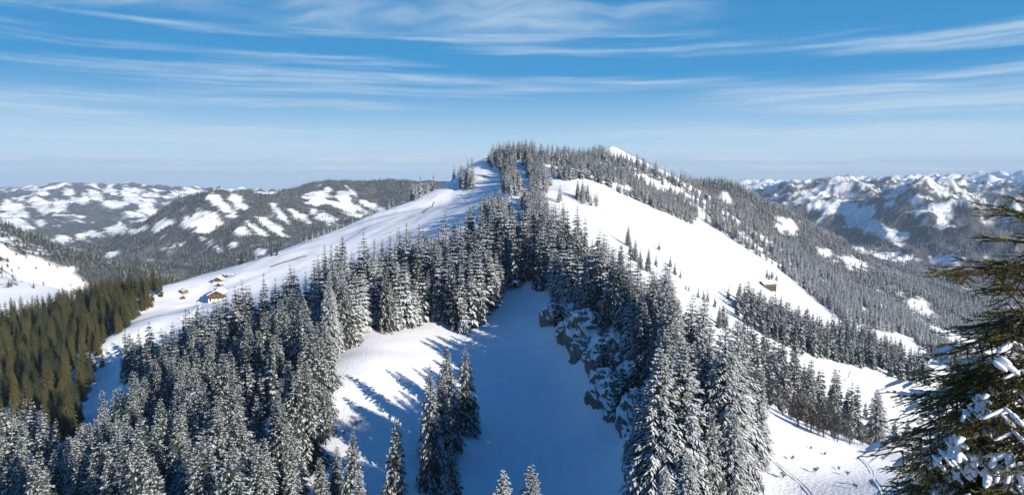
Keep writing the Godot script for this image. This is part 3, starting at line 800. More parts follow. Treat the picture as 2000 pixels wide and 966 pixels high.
func make_far_trees() -> void:
	var rng := RandomNumberGenerator.new()
	rng.seed = 991
	var lots := [[], [], [], [], [], []]
	var n := 0
	var z := -1100.0
	while z > -8000.0:
		var step := lerpf(10.0, 15.0, smoothstep(1500.0, 3800.0, -z)) + 9.0 * smoothstep(5000.0, 6000.0, -z)
		var half := 0.80 * -z
		var x := maxf(-half, -3800.0 if z > -5400.0 else -6500.0)
		while x < minf(half, 3800.0 if z > -5400.0 else -0.44 * -z):
			var gx := x + rng.randf_range(-0.5, 0.5) * step
			var gz := z + rng.randf_range(-0.5, 0.5) * step
			x += step
			if absf(gx) < 990.0 and gz > -1330.0: continue
			var y := ground(gx, gz)
			var p := Vector3(gx, y, gz)
			var px := pixel_of(p)
			if px.y < 280.0 or px.y > 720.0: continue
			# hidden behind the main mountain
			if px.x > 800.0 and px.x < 1330.0: continue
			var open := openness(p)
			var share := 1.0 - open
			if open > 0.5: share = (0.02 if -gz > 2000.0 else 0.02 + 0.25 * smoothstep(0.12, 0.3, patchy.get_noise_2d(gx * 3.0, gz * 3.0))) if px.x < 1000.0 else (0.42 if -gz > 3000.0 else 0.03)
			if px.x > 1300.0 and -gz > 3300.0: share *= 0.75
			if rng.randf() > share: continue
			var left := px.x < 1000.0
			var h := rng.randf_range(11.0, 21.0)
			var kind := 1 if not left and rng.randf() < (0.55 if -gz > 1200.0 else 0.8) else (0 if rng.randf() < 0.75 else 2)
			if left: kind = 2 if rng.randf() < 0.6 else 0
			lots[kind * 2 + (0 if left else 1)].append(Transform3D(Basis(Vector3.UP, rng.randf() * TAU).scaled(Vector3(h, h, h)), p - Vector3(0, 0.5, 0)))
			n += 1
		z -= step
	print("far trees ", n)
	for k in 6:
		mass("distant_forest", small[k / 2][k % 3], lots[k], ["dark wood with a little frost", "white frosted wood", "dark green wood"][k / 2] + (" on the ridges and hills left of the ski slope" if k % 2 == 0 else " on the mountains across the valley behind the barn"))

# ------------------------------------------------------------------ rocks
func crag(seed_value: int, stretch: Vector3) -> Array:        # [rock, snow on its ledges]
	var rn := field(seed_value, 0.9, 4, true)
	var rn2 := field(seed_value + 50, 2.6, 3)
	var rows := 22
	var cols := 30
	var pts := []
	for j in rows + 1:
		var line := []
		for i in cols:
			var th := PI * j / rows
			var ph := TAU * i / cols
			var d := Vector3(sin(th) * cos(ph), cos(th), sin(th) * sin(ph))
			var r := 1.0 + 0.34 * rn.get_noise_3dv(d * 1.4) + 0.16 * rn2.get_noise_3dv(d * 1.3)
			var p := d * r
			p.y = p.y * 0.82 + 0.18 * snappedf(p.y, 0.28)          # bedding ledges
			line.append(p * stretch)
		pts.append(line)
	var rock := Leaves.new(); var snow := Leaves.new()
	for j in rows:
		for i in cols:
			var a: Vector3 = pts[j][i]; var b: Vector3 = pts[j][(i + 1) % cols]
			var c: Vector3 = pts[j + 1][i]; var d: Vector3 = pts[j + 1][(i + 1) % cols]
			for t in [[a, b, c], [b, d, c]]:
				rock.tri(t[0], t[1], t[2])
				var n: Vector3 = (t[2] - t[0]).cross(t[1] - t[0]).normalized()
				if n.dot(t[0] + t[1] + t[2]) < 0.0: n = -n
				var mid: Vector3 = (t[0] + t[1] + t[2]) / 3.0
				if n.y + 0.3 * rn2.get_noise_3dv(mid * 2.0) > 0.66:
					var o := n * 0.02 + Vector3(0, 0.04, 0)
					snow.tri(t[0] + o, t[1] + o, t[2] + o)
					for e in 3:
						var p0: Vector3 = t[e]; var p1: Vector3 = t[(e + 1) % 3]
						snow.tri(p0 + o, p1 + o, p0 - n * 0.02); snow.tri(p1 + o, p1 - n * 0.02, p0 - n * 0.02)
	return [rock.mesh(), snow.mesh()]

# rocks: column, row, half size in photograph pixels across and up, tilt
const ROCKS := [
	[1086, 610, 20, 20, 0.3], [1112, 642, 16, 18, 0.4], [1140, 630, 24, 30, 0.3], [1136, 674, 14, 18, 0.4], [1152, 692, 9, 9, 0.5], [1178, 690, 20, 24, 0.2],
	[1204, 688, 24, 34, 0.2], [1186, 742, 22, 28, 0.3], [1158, 768, 10, 10, 0.6], [1210, 768, 20, 34, 0.3], [1246, 800, 26, 50, 0.1], [1254, 866, 22, 46, 0.1], [1243, 905, 15, 22, 0.2], [1274, 840, 26, 50, 0.0],
]
func make_rocks() -> void:
	var kinds := []
	for k in 5: kinds.append(crag(60 + k, Vector3.ONE))
	var k := 0
	for r in ROCKS:
		var p := hit(r[0], r[1] + r[3] * 0.5)
		if p == Vector3.ZERO: continue
		var s := -p.z / FOCAL
		var o := base("rock_outcrop", p - Vector3(0, r[3] * s * 0.45, 0), k * 2.4)
		o.scale = Vector3(r[2] * s * 1.55, r[3] * s * 1.6, r[2] * s * 1.45)
		o.rotation.z = -r[4]
		piece("rock_face", kinds[k % 5][0], M.rock, o)
		piece("ledge_snow", kinds[k % 5][1], M.cap_snow, o)
		tag(o, "craggy brown rock with snowy ledges in the cliff above the shaded hollow" if r[2] > 13 else "small rock poking from the snow below the cliff", "rock", "rocks of the cliff above the hollow" if r[2] > 13 else "small rocks below the cliff")
		k += 1

# ------------------------------------------------------------------ buildings
func box(l: Leaves, lo: Vector3, hi: Vector3) -> void:
	var p := []
	for i in 8: p.append(Vector3(hi.x if i & 1 else lo.x, hi.y if i & 2 else lo.y, hi.z if i & 4 else lo.z))
	for f in [[0, 2, 3, 1], [4, 5, 7, 6], [0, 1, 5, 4], [2, 6, 7, 3], [0, 4, 6, 2], [1, 3, 7, 5]]:
		l.tri(p[f[0]], p[f[1]], p[f[2]]); l.tri(p[f[0]], p[f[2]], p[f[3]])

func solid(called: String, lo: Vector3, hi: Vector3, m: Material, parent: Node) -> MeshInstance3D:
	var l := Leaves.new()
	box(l, lo, hi)
	return piece(called, l.mesh(), m, parent)

func prism(l: Leaves, w: float, y0: float, y1: float, z0: float, z1: float) -> void:    # a gable: triangle in x/y drawn out along z
	var a := Vector3(-w, y0, z0); var b := Vector3(w, y0, z0); var c := Vector3(0, y1, z0)
	var d := Vector3(-w, y0, z1); var e := Vector3(w, y0, z1); var f := Vector3(0, y1, z1)
	l.tri(a, c, b); l.tri(d, e, f)
	l.tri(a, d, f); l.tri(a, f, c); l.tri(b, c, f); l.tri(b, f, e); l.tri(a, b, e); l.tri(a, e, d)

func roof_slab(w: float, y0: float, y1: float, z0: float, z1: float, thick: float) -> ArrayMesh:
	var l := Leaves.new()
	for s in [-1.0, 1.0]:
		var a := Vector3(s * w, y0, z0); var b := Vector3(0, y1, z0); var c := Vector3(0, y1, z1); var d := Vector3(s * w, y0, z1)
		var up := Vector3(0, thick, 0)
		for q in [[a, b, c, d], [a + up, b + up, c + up, d + up], [a, b, b + up, a + up], [d, c, c + up, d + up], [a, d, d + up, a + up]]:
			l.tri(q[0], q[1], q[2]); l.tri(q[0], q[2], q[3])
	return l.mesh()

# half width, eaves, ridge, half length
func house(called: String, at: Vector3, turn: float, w: float, eaves: float, ridge: float, half: float, lower: Material, upper: Material, storeys: int, label: String, category: String) -> Node3D:
	var o := base(called, at, turn)
	var mid := eaves * 0.5 if storeys > 1 else eaves * 0.18
	solid("base_wall", Vector3(-w, -5.0, -half), Vector3(w, mid, half), lower, o)
	solid("upper_wall", Vector3(-w - 0.05, mid, -half - 0.05), Vector3(w + 0.05, eaves, half + 0.05), upper, o)
	var g := Leaves.new()
	prism(g, w + 0.05, eaves, ridge - 0.1, -half - 0.05, half + 0.05)
	piece("gable", g.mesh(), upper, o)
	var over := 0.9 if storeys > 1 else 0.5
	var k := (ridge - eaves) / w
	piece("roof", roof_slab(w + over, eaves - over * k, ridge, -half - over, half + over, 0.22), M.roof, o)
	piece("roof_snow", roof_slab(w + over * 0.9, eaves - over * 0.9 * k + 0.24, ridge + 0.24, -half - over * 0.9, half + over * 0.9, 0.45), M.cap_snow, o)
	var rows := [[mid * 0.35, mid * 0.82], [mid + 0.5, eaves - 0.3]] if storeys > 1 else [[eaves * 0.4, eaves * 0.78]]
	for r in rows.size():
		var n := 4 if storeys > 1 else 2
		for q in n:
			if storeys > 1 and r == 0 and q == 0: continue
			var x := lerpf(-w * 0.72, w * 0.72, q / float(n - 1)) if n > 1 else 0.0
			var win := solid("window", Vector3(x - 0.55, rows[r][0], half + 0.06), Vector3(x + 0.55, rows[r][1], half + 0.13), M.frame, o)
			solid("pane", Vector3(x - 0.43, rows[r][0] + 0.12, half + 0.13), Vector3(x + 0.43, rows[r][1] - 0.12, half + 0.16), M.pane, win)
		for q in n:
			var z := lerpf(-half * 0.75, half * 0.75, q / float(n - 1))
			for sx in [-1.0, 1.0]:
				var win := solid("window", Vector3(sx * (w + 0.1) - 0.05, rows[r][0], z - 0.5), Vector3(sx * (w + 0.1) + 0.05, rows[r][1], z + 0.5), M.frame, o)
				solid("pane", Vector3(sx * (w + 0.165) - 0.015, rows[r][0] + 0.12, z - 0.38), Vector3(sx * (w + 0.165) + 0.015, rows[r][1] - 0.12, z + 0.38), M.pane, win)
	if storeys > 1:
		var door := solid("door", Vector3(-w * 0.72 - 0.6, 0.0, half + 0.06), Vector3(-w * 0.72 + 0.6, 2.3, half + 0.16), M.timber_dark, o)
		solid("handle", Vector3(-w * 0.72 + 0.4, 1.05, half + 0.16), Vector3(-w * 0.72 + 0.5, 1.15, half + 0.22), M.frame, door)
		solid("balcony", Vector3(-w * 0.95, mid - 0.1, half + 0.05), Vector3(w * 0.95, mid + 0.08, half + 1.1), M.timber_dark, o)
		var rail := solid("balcony_rail", Vector3(-w * 0.95, mid + 0.75, half + 1.03), Vector3(w * 0.95, mid + 0.9, half + 1.1), M.timber_dark, o)
		for q in 12:
			var x := lerpf(-w * 0.93, w * 0.93, q / 11.0)
			solid("baluster", Vector3(x - 0.06, mid + 0.08, half + 1.04), Vector3(x + 0.06, mid + 0.75, half + 1.09), M.timber_dark, rail)
		var ch := solid("chimney", Vector3(w * 0.3, ridge - 1.4, -half * 0.2), Vector3(w * 0.3 + 1.0, ridge + 1.3, -half * 0.2 + 1.0), M.plaster, o)
		solid("chimney_cap", Vector3(w * 0.3 - 0.15, ridge + 1.3, -half * 0.2 - 0.15), Vector3(w * 0.3 + 1.15, ridge + 1.5, -half * 0.2 + 1.15), M.cap_snow, ch)
		for q in [[-0.55, 0.25], [0.6, 0.1]]:
			# dormers whose dark fronts break the snow of the roof
			var y := lerpf(ridge, eaves, absf(q[0]))
			var dm := solid("dormer", Vector3(q[0] * w - 0.9, y - 0.6, q[1] * half - 0.7), Vector3(q[0] * w + 0.9, y + 1.1, q[1] * half + 0.7), M.timber_dark, o)
			solid("dormer_snow", Vector3(q[0] * w - 1.1, y + 1.1, q[1] * half - 0.9), Vector3(q[0] * w + 1.1, y + 1.4, q[1] * half + 0.9), M.cap_snow, dm)
	tag(o, label, category)
	return o

func make_buildings() -> void:
	for m in [["timber", Color(0.105, 0.064, 0.038)], ["timber_dark", Color(0.085, 0.055, 0.038)], ["timber_pale", Color(0.18, 0.135, 0.092)], ["timber_grey", Color(0.12, 0.098, 0.075)]]:
		var t := mat(m[0], Color.WHITE, 0.85, 0.2)
		var c: Color = m[1]
		t.albedo_texture = two_tones(40, 0.03, lin(c.r * 0.75, c.g * 0.75, c.b * 0.75), lin(c.r * 1.25, c.g * 1.25, c.b * 1.25), 256)
		triplanar(t, 0.3, false)
	mat("plaster", lin(0.66, 0.62, 0.55), 0.9, 0.2)
	mat("roof", lin(0.08, 0.06, 0.05), 0.8, 0.3)
	mat("frame", lin(0.5, 0.45, 0.38), 0.6, 0.4)
	mat("pane", lin(0.03, 0.035, 0.045), 0.08, 0.5)
	mat("red_paint", lin(0.42, 0.03, 0.03), 0.4, 0.5)
	mat("steel", lin(0.22, 0.23, 0.24), 0.5, 0.5)
	mat("rubber", lin(0.03, 0.03, 0.03), 0.8, 0.2)
	mat("net", lin(0.13, 0.10, 0.07), 0.9, 0.1)
	mat("cloth", lin(0.20, 0.25, 0.23), 0.9, 0.1)
	var p := hit(416, 588)
	house("mountain_inn", p + Vector3(0, 0.2, -9), 0.30, 6.6, 5.4, 9.0, 10.0, M.plaster, M.timber_dark, 2, "large mountain inn with white lower walls and snowy gabled roof", "house")
	p = hit(358, 573)
	house("timber_hut", p + Vector3(0, 0.1, -2), 0.75, 2.6, 2.4, 3.9, 2.9, M.timber_pale, M.timber_pale, 1, "small pale timber hut beside the large inn", "hut")
	p = hit(424, 551)
	house("timber_cabin", p + Vector3(0, 0.1, -3), 0.1, 4.0, 2.6, 4.8, 4.6, M.plaster, M.timber, 1, "orange brown timber cabin on the slope above the inn", "cabin")
	p = hit(439, 541)
	house("small_shed", p + Vector3(0, 0.1, -2), 0.9, 1.9, 1.8, 3.0, 2.4, M.timber_dark, M.timber_dark, 1, "small dark shed at the top of the group of huts", "shed")
	p = hit(430, 558)
	house("lean_to_shed", p + Vector3(0, 0.0, -1), -0.5, 1.8, 1.6, 2.6, 2.2, M.timber_dark, M.timber_dark, 1, "low shed with snowy roof between inn and orange brown cabin", "shed")
	p = hit(1502, 566)
	house("hay_barn", p + Vector3(0, 3.4, -4.0), -1.22, 4.2, 3.0, 5.6, 8.2, M.timber_dark, M.timber_grey, 1, "lone weathered wooden barn on the open sunny flank", "barn")
	# a small red vehicle near the hut
	p = hit(356, 583)
	var v := base("snow_vehicle", p, 0.4)
	solid("body", Vector3(-1.9, 0.6, -1.1), Vector3(1.9, 1.4, 1.1), M.red_paint, v)
	var cab := solid("cab", Vector3(-0.2, 1.4, -1.0), Vector3(1.5, 2.5, 1.0), M.red_paint, v)
	solid("windscreen", Vector3(1.5, 1.5, -0.85), Vector3(1.54, 2.35, 0.85), M.pane, cab)
	for s in [-1.0, 1.0]:
		solid("side_window", Vector3(0.0, 1.55, s * 1.01 - 0.02), Vector3(1.3, 2.3, s * 1.01 + 0.02), M.pane, cab)
		var tr := Leaves.new()
		for k in 16:
			var a0 := TAU * k / 16.0; var a1 := TAU * (k + 1) / 16.0
			var q0 := Vector3(cos(a0) * 0.45 + signf(cos(a0)) * 1.5, sin(a0) * 0.45 + 0.4, 0)
			var q1 := Vector3(cos(a1) * 0.45 + signf(cos(a1)) * 1.5, sin(a1) * 0.45 + 0.4, 0)
			var z0 := Vector3(0, 0, s * 1.0 - 0.5); var z1 := Vector3(0, 0, s * 1.0 + 0.5)
			tr.tri(q0 + z0, q1 + z0, q1 + z1); tr.tri(q0 + z0, q1 + z1, q0 + z1)
			tr.tri(q0 + z0, Vector3(0, 0.4, s - 0.5), q1 + z0); tr.tri(q0 + z1, q1 + z1, Vector3(0, 0.4, s + 0.5))
		piece("track", tr.mesh(), M.rubber, v)
	solid("blade", Vector3(2.35, 0.1, -1.7), Vector3(2.5, 1.0, 1.7), M.steel, v)
	solid("blade_arm", Vector3(1.9, 0.5, -0.2), Vector3(2.35, 0.7, 0.2), M.steel, v)
	tag(v, "small red vehicle parked on the snow below the pale hut", "vehicle")
	# frosted bushes behind the cabin
	var bush_mesh := []
	for k in 2: bush_mesh.append(bare_tree(540 + k))
	for b in [[447, 542, 5.5], [453, 542, 6.0], [460, 541, 6.5], [444, 541, 4.5]]:
		p = hit(b[0], b[1])
		var o := base("frosted_bush", p, b[0])
		o.scale = Vector3(b[2] * 1.2, b[2], b[2] * 1.2)
		var bm: Array = bush_mesh[int(b[0]) % 2]
		piece("stem", bm[0].mesh(), M.bark, o); piece("twigs", bm[1].mesh(), M.frost, o)
		tag(o, "pale frosted bush beside the shed above the inn", "bush", "frosted bushes above the inn")

func make_lift() -> void:
	var n := 0
	for t in [[836, 387, 7.0, "highest portal pylon of the drag lift, below the white wooded knoll"], [771, 419, 7.0, "portal pylon of the drag lift above the tree-lined slope edge"], [723, 438, 7.5, "portal pylon of the drag lift beside two skyline spruces"], [595, 510, 5.5, "lowest portal pylon of the drag lift, at the end of the brown fence"]]:
		var p := hit(t[0], t[1])
		if p == Vector3.ZERO:
			print("no pylon ", t); continue
		var o := base("lift_pylon", p, 0.5)
		for s in [-1.0, 1.0]:
			var l := Leaves.new(); l.tube(Vector3(s * 1.7, -0.8, 0), Vector3(s * 1.25, t[2], 0), 0.16, 0.12, 8)
			piece("post", l.mesh(), M.steel, o)
			var wl := Leaves.new()
			for k in 10: wl.tri(Vector3(s * 1.25, t[2] - 0.35, 0.3), Vector3(s * 1.25 + 0.34 * cos(TAU * k / 10), t[2] - 0.35 + 0.34 * sin(TAU * k / 10), 0.3), Vector3(s * 1.25 + 0.34 * cos(TAU * (k + 1) / 10), t[2] - 0.35 + 0.34 * sin(TAU * (k + 1) / 10), 0.3))
			piece("pulley", wl.mesh(), M.rubber, o)
		var c := Leaves.new(); c.tube(Vector3(-1.9, t[2], 0), Vector3(1.9, t[2], 0), 0.14, 0.14, 8)
		piece("crossbar", c.mesh(), M.steel, o)
		tag(o, t[3], "lift pylon", "pylons of the drag lift")
		n += 1
	for f in [[828, 416, 848, 394, "dark snow fence running up the slope near the top of the ski slope"], [528, 522, 598, 501, "brown snow fence across the lower ski slope"], [664, 480, 721, 443, "green snow fence below the lift pylon"]]:
		var a := hit(f[0], f[1]); var b := hit(f[2], f[3])
		if a == Vector3.ZERO or b == Vector3.ZERO:
			print("no fence ", f); continue
		var o := base("snow_fence", a)
		var count := maxi(4, int(a.distance_to(b) / 4.0))
		var last := Vector3.ZERO
		for k in count + 1:
			var q := a.lerp(b, float(k) / count)
			q.y = ground(q.x, q.z)
			q -= a
			var l := Leaves.new(); l.tube(q - Vector3(0, 0.4, 0), q + Vector3(0, 1.5, 0), 0.07, 0.06, 6)
			piece("post", l.mesh(), M.timber_dark, o)
			if k > 0:
				for y in [0.25, 0.6, 0.95, 1.3]:
					var s := Leaves.new(); s.tube(last + Vector3(0, y, 0), q + Vector3(0, y, 0), 0.10, 0.10, 4)
					piece("slat", s.mesh(), M.cloth if f[0] == 664 else M.net, o)
			last = q
		tag(o, f[4], "fence", "snow fences on the ski slope")
	# trodden track winding over the sunny middle field
	for r in [[[1668, 728, 1660, 742, 1645, 752, 1636, 764, 1645, 772, 1662, 780], 1.6, "packed winter track winding over the sunny middle field"], [[228, 672, 232, 700, 228, 730, 236, 765, 250, 790], 1.8, "groomed track curving down the snowy gully"], [[392, 584, 385, 600, 372, 612, 350, 622], 1.5, "trodden path leading down from the inn"], [[1513, 903, 1540, 925, 1565, 945, 1592, 975], 0.45, "thin ski trail crossing the sunny slope below the crest"], [[1680, 893, 1700, 915, 1712, 940, 1730, 975], 0.4, "faint trail curving down the sunny slope beside the young spruce"], [[730, 760, 780, 756, 830, 745], 0.4, "faint trail crossing the sun patch in the hollow"]]:
		var pts := []
		var ctl: Array = r[0]
		for k in range(0, ctl.size(), 2):
			var q := hit(ctl[k], ctl[k + 1])
			if q != Vector3.ZERO: pts.append(q)
		var curve := Curve3D.new()
		for k in pts.size():
			var tn: Vector3 = (pts[mini(k + 1, pts.size() - 1)] - pts[maxi(k - 1, 0)]) / 6.0
			curve.add_point(pts[k], -tn, tn)
		var l := Leaves.new()
		var len := curve.get_baked_length()
		var steps := int(len / 1.5)
		var was := []
		for k in steps + 1:
			var q := curve.sample_baked(len * k / steps)
			var e := curve.sample_baked(minf(len, len * k / steps + 0.5)) - curve.sample_baked(maxf(0.0, len * k / steps - 0.5))
			var side := Vector3(-e.z, 0, e.x).normalized()
			var now := []
			for w in [[-1.9, -0.3], [-1.35, 0.42], [-0.9, 0.12], [0.9, 0.12], [1.35, 0.42], [1.9, -0.3]]:
				var g: Vector3 = q + side * w[0] * r[1] * 0.7
				now.append(Vector3(g.x, ground(g.x, g.z) + (w[1] + 0.15) * minf(1.0, r[1] * 0.7), g.z))
			if k > 0:
				for m in 5:
					l.tri(was[m], was[m + 1], now[m]); l.tri(was[m + 1], now[m + 1], now[m])
			was = now
		tag(piece("snow_track", l.mesh(), M.cap_snow), r[2], "track", "", "structure")

func make_plain() -> void:
	var nx := 120; var nz := 60
	var v := PackedVector3Array(); var n := PackedVector3Array(); var c := PackedColorArray(); var idx := PackedInt32Array()
	for j in nz:
		for i in nx:
			var x := lerpf(-18000.0, 18000.0, i / (nx - 1.0))
			var z := lerpf(-21000.0, -14500.0, j / (nz - 1.0))
			v.append(Vector3(x, -760.0 + 60.0 * plain_noise.get_noise_2d(x, z), z)); n.append(Vector3.UP)
			c.append(Color(0.10, 0.11, 0.10).lerp(Color(0.6, 0.62, 0.64), smoothstep(0.05, 0.35, plain_noise.get_noise_2d(x * 3.0, z * 3.0))))
	for j in nz - 1:
		for i in nx - 1:
			var a := j * nx + i
			idx.append_array([a, a + 1, a + nx, a + 1, a + nx + 1, a + nx])
	tag(piece("plain", commit(v, n, idx, c), M.land), "hazy lowland plain reaching to the horizon", "plain", "", "structure")

func make_shrubs() -> void:          # bare twigs that stick out of the snow
	var kinds := []
	for k in 3:
		var b := bare_tree(580 + k)
		kinds.append([b[0].mesh(), b[1].mesh()])
	var k := 0
	for q in [[1585, 878], [1548, 900], [1592, 925], [1640, 918], [1655, 930], [1700, 950], [1612, 890], [1670, 955], [1530, 935], [1500, 870], [688, 838], [696, 832], [680, 845], [705, 828], [672, 850], [1180, 715], [1165, 745], [1190, 810], [1148, 720], [1205, 835], [1480, 690], [1560, 720], [1390, 620], [1430, 545], [1330, 480], [1270, 440], [1180, 420], [560, 640], [1375, 520], [1440, 510]]:
		var p := hit(q[0], q[1])
		if p == Vector3.ZERO: continue
		var o := base("twiggy_shrub", p, k * 1.7)
		o.scale = Vector3(1.6, 1.0, 1.6) * (1.6 + 0.5 * (k % 3))
		piece("stem", kinds[k % 3][0], M.bark, o)
		piece("twigs", kinds[k % 3][1], M.twigs, o)
		tag(o, "small dark shrub poking out of the " + ("shaded snow of the hollow" if q[0] < 1300 and q[1] > 600 else "sunlit snow on the flank"), "shrub", "shrubs poking out of the snow " + ("in the hollow" if q[0] < 1300 and q[1] > 600 else "on the flank"))
		k += 1

# ------------------------------------------------------------------ the spruce close by
func needle_branch(seed_value: int, length: float, bare := false) -> Array:      # along +x: [wood, needles, snow]
	var rng := RandomNumberGenerator.new()
	rng.seed = seed_value
	var wood := Leaves.new(); var needles := Leaves.new(); var snow := Leaves.new()
	var todo := [[Vector3.ZERO, Vector3(1, rng.randf_range(0.0, 0.12), 0).normalized(), length, 0.013, 0]]
	var spots := []
	while todo.size():
		var j: Array = todo.pop_back()
		var a: Vector3 = j[0]; var d: Vector3 = j[1]; var l: float = j[2]; var r: float = j[3]; var level: int = j[4]
		var segs := maxi(3, int(l / 0.09))
		var p := a
		for k in segs:
			var t := float(k) / segs
			var bend := Vector3(rng.randf_range(-0.06, 0.06), (0.07 if t > 0.6 else -0.08) if level == 0 else rng.randf_range(-0.06, 0.05), rng.randf_range(-0.06, 0.06))
			d = (d + bend).normalized()
			var q := p + d * l / segs
			wood.tube(p, q, lerpf(r, 0.002, t), lerpf(r, 0.002, t + 1.0 / segs), 4)
			if level > 0 or t > 0.15: spots.append([p, q, level])
			if not bare or rng.randf() < 0.25:
				var dense := 330.0 if level > 0 else 260.0
				var side := d.cross(Vector3.UP).normalized()
				var top := side.cross(d)
				for m in int(dense * l / segs):
					var s := rng.randf()
					var th := rng.randf_range(-0.35, PI + 0.35)
					var out := (side * cos(th) + top * sin(th) * 0.9 + d * rng.randf_range(0.7, 1.3)).normalized()
					var o := p.lerp(q, s)
					var w := d.cross(out).normalized() * 0.0026
					var nl := rng.randf_range(0.017, 0.027)
					var young := 1.0 if t > 0.55 else 0.0
					var tint := Color(0.115, 0.118, 0.036).lerp(Color(0.34, 0.29, 0.085), clampf(rng.randf() * 0.55 + young * 0.35, 0.0, 1.0))
					if rng.randf() < 0.06: tint = Color(0.20, 0.115, 0.04)
					needles.tri(o + w, o + out * nl, o - w, tint)
			p = q
			if level < 2 and k >= (1 if level == 0 else 0) and k < segs:
				for s in [-1.0, 1.0]:
					if rng.randf() < (0.95 if level == 0 else 0.75):
						var side2: Vector3 = Vector3(-d.z, 0, d.x).normalized() * s
						var len2: float = (l * 0.62 * (1.0 - t * 0.72) if level == 0 else l * 0.5 * (1.0 - t * 0.6)) * rng.randf_range(0.7, 1.1)
						if len2 > 0.05: todo.append([p, (d * 0.75 + side2 * 0.7 + Vector3(0, rng.randf_range(-0.22, 0.02), 0)).normalized(), len2, r * 0.5, level + 1])
	var lump := field(seed_value, 14.0, 3)
	var patch := field(seed_value + 7, 2.4, 2)
	for s in spots:
		var mid: Vector3 = (s[0] + s[1]) * 0.5
		if patch.get_noise_3dv(mid) < 0.33: continue
		clod(snow, mid + Vector3(0, 0.014, 0), (s[1] - s[0]).normalized(), rng.randf_range(0.04, 0.07), rng.randf_range(0.014, 0.026), lump)
	return [wood, needles, snow]

func clod(l: Leaves, at: Vector3, along: Vector3, long: float, thick: float, lump: FastNoiseLite) -> void:
	var side := along.cross(Vector3.UP).normalized()
	var up := side.cross(along).normalized()
	var pts := []
	for j in 6:
		var line := []
		for i in 9:
			var th := PI * j / 5.0
			var ph := TAU * i / 9.0
			var p := along * cos(th) * long + (side * cos(ph) + up * sin(ph) * 0.75) * sin(th) * thick
			line.append(at + p * (1.0 + 0.45 * lump.get_noise_3dv(at + p)))
		pts.append(line)
	for j in 5:
		for i in 9:
			l.tri(pts[j][i], pts[j + 1][i], pts[j][(i + 1) % 9])
			l.tri(pts[j][(i + 1) % 9], pts[j + 1][i], pts[j + 1][(i + 1) % 9])

func smooth_mesh(l: Leaves) -> ArrayMesh:
	var st := SurfaceTool.new()
	st.begin(Mesh.PRIMITIVE_TRIANGLES)
	st.set_smooth_group(0)
	for p in l.v: st.add_vertex(p)
	st.index()
	st.generate_normals()
	return st.commit()

func make_close_spruce() -> void:
	var depth := 5.2
	var top := toward(2100, 322) * depth
	var foot_y := ground(top.x, top.z) - 0.2
	var tree := base("young_spruce", Vector3(top.x, foot_y, top.z))
	var tall := top.y - foot_y
	var needle := mat("close_needles", Color.WHITE, 0.55, 0.4)
	needle.vertex_color_use_as_albedo = true
	var tr := Leaves.new()
	tr.tube(Vector3(0, -0.3, 0), Vector3(0, tall * 0.6, 0), 0.09, 0.05, 10)
	tr.tube(Vector3(0, tall * 0.6, 0), Vector3(0, tall, 0), 0.05, 0.006, 8)
	piece("trunk", tr.mesh(), M.bark, tree)
	var kinds := []
	for k in 9:
		var b := needle_branch(900 + k, [0.42, 0.85, 1.35][k / 3])
		kinds.append([b[0].mesh(), b[1].mesh(true), smooth_mesh(b[2]) if b[2].v.size() else null])
	var dry := needle_branch(950, 0.85, true)
	kinds.append([dry[0].mesh(), dry[1].mesh(true), null])
	var rng := RandomNumberGenerator.new()
	rng.seed = 5
	var y := -0.05
	var n := 0
	while y > -3.4:
		var reach := 0.14 + 0.50 * pow(-y + 0.05, 0.86)
		var count := 5 if y > -0.8 else 8
		var start := rng.randf() * TAU
		for k in count:
			var a := start + TAU * (k + rng.randf_range(-0.3, 0.3)) / count
			var len := reach * rng.randf_range(0.75, 1.12)
			add_branch(tree, kinds, rng.randi() % 3, Vector3(0, tall + y + rng.randf_range(-0.08, 0.08), 0), a, lerpf(0.55, -0.08, smoothstep(0.0, 1.4, -y)) + rng.randf_range(-0.08, 0.08), len, -y > 1.05)
			n += 1
		y -= lerpf(0.15, 0.25, smoothstep(0.0, 2.0, -y))
	# long boughs that stand out against the slope: tip column, row
	for t in [[1712, 748, 0], [1712, 885, 1], [1760, 905, 2], [1790, 690, 3], [1868, 455, 4], [1845, 640, 5], [1960, 366, 2], [1765, 800, 0]]:
		var tip := toward(t[0], t[1]) * (depth - 0.15) - Vector3(top.x, foot_y, top.z)
		var root := Vector3(0, minf(tip.y + tip.length() * 0.0 + (0.1 if t[1] > 600 else -0.35), tall - 0.1), 0)
		var d := tip - root
		add_branch(tree, kinds, t[2] % 3, root, atan2(d.z, d.x), atan2(d.y, Vector2(d.x, d.z).length()), d.length() * 0.97, t[1] > 600)
	var dt := toward(1935, 528) * (depth - 0.3) - Vector3(top.x, foot_y, top.z)
	var dr := Vector3(0, dt.y + 0.22, 0)
	add_branch(tree, kinds, 9, dr, atan2((dt - dr).z, (dt - dr).x), -0.35, (dt - dr).length(), false)
	tag(tree, "olive green spruce with needles and snow clumps close beside the viewpoint", "tree")

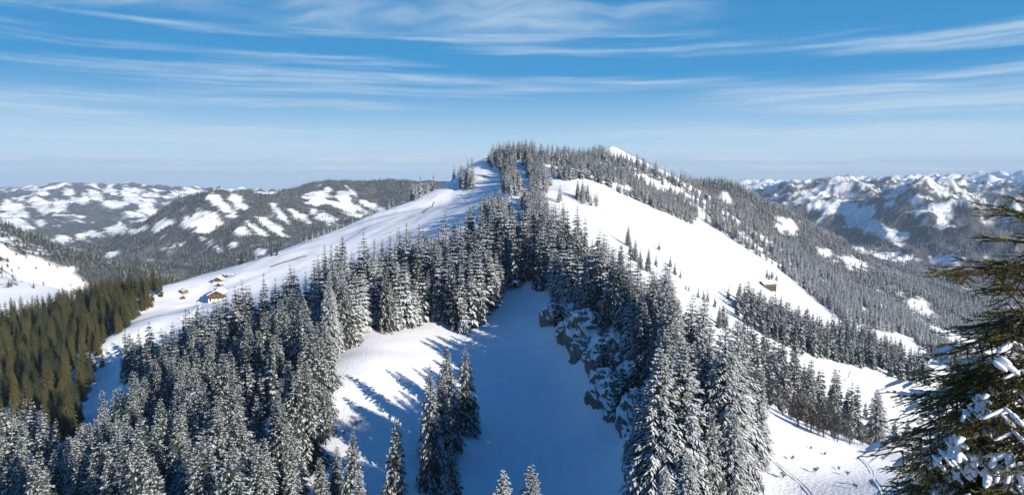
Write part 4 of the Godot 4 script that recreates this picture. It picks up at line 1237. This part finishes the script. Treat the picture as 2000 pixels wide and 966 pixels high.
func add_branch(tree: Node3D, kinds: Array, k: int, at: Vector3, heading: float, rise: float, length: float, snowy: bool) -> void:
	if k < 9: k += 0 if length < 0.62 else (3 if length < 1.1 else 6)
	var own: float = 0.85 if k == 9 else [0.42, 0.85, 1.35][k / 3]
	var o := piece("branch", kinds[k][0], M.bark, tree)
	o.position = at
	o.basis = Basis(Vector3.UP, -heading) * Basis(Vector3.BACK, rise)
	o.scale = Vector3.ONE * length / own
	piece("needles", kinds[k][1], M.close_needles, o)
	if snowy and kinds[k][2] != null: piece("snow_clumps", kinds[k][2], M.cap_snow, o)
func _ready() -> void:
	var t0 := Time.get_ticks_msec()
	make_light()
	rough = field(11, 0.0011, 5, true)
	bumps = field(12, 0.012, 3)
	patchy = field(13, 0.004, 5)
	plain_noise = field(14, 0.0004, 5)
	solve_knots()
	near_sheet = make_sheet(-1000, 1000, -1560, 160, 20)
	mid_sheet = make_sheet(-3900, 3900, -5600, 3600, 100)
	far_sheet = make_sheet(-13000, 13000, -15000, 3600, 400)
	make_materials()
	sort_clearings()
	tag(piece("snow_slope", terrain(-1000, 1000, -1560, 160, 5, 0), M.snow), "open white snow slopes of the near mountain", "snow", "", "structure")
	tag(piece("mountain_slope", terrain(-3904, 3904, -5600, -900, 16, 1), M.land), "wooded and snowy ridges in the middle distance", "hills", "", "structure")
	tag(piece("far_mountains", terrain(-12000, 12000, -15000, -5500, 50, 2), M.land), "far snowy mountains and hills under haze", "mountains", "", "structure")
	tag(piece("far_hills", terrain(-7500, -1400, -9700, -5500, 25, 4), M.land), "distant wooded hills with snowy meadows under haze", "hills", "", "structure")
	tag(piece("valley_floor", terrain(-4000, 4000, -900, 3500, 50, 3), M.land), "wooded slopes around and behind the viewpoint", "hills", "", "structure")
	print("terrain ", Time.get_ticks_msec() - t0)
	make_trees()
	print("protos ", Time.get_ticks_msec() - t0)
	make_woods()
	print("woods ", Time.get_ticks_msec() - t0)
	make_shade_wood()
	make_far_trees()
	make_plain()
	make_rocks()
	make_buildings()
	make_lift()
	make_shrubs()
	make_close_spruce()
	print("all ", Time.get_ticks_msec() - t0)
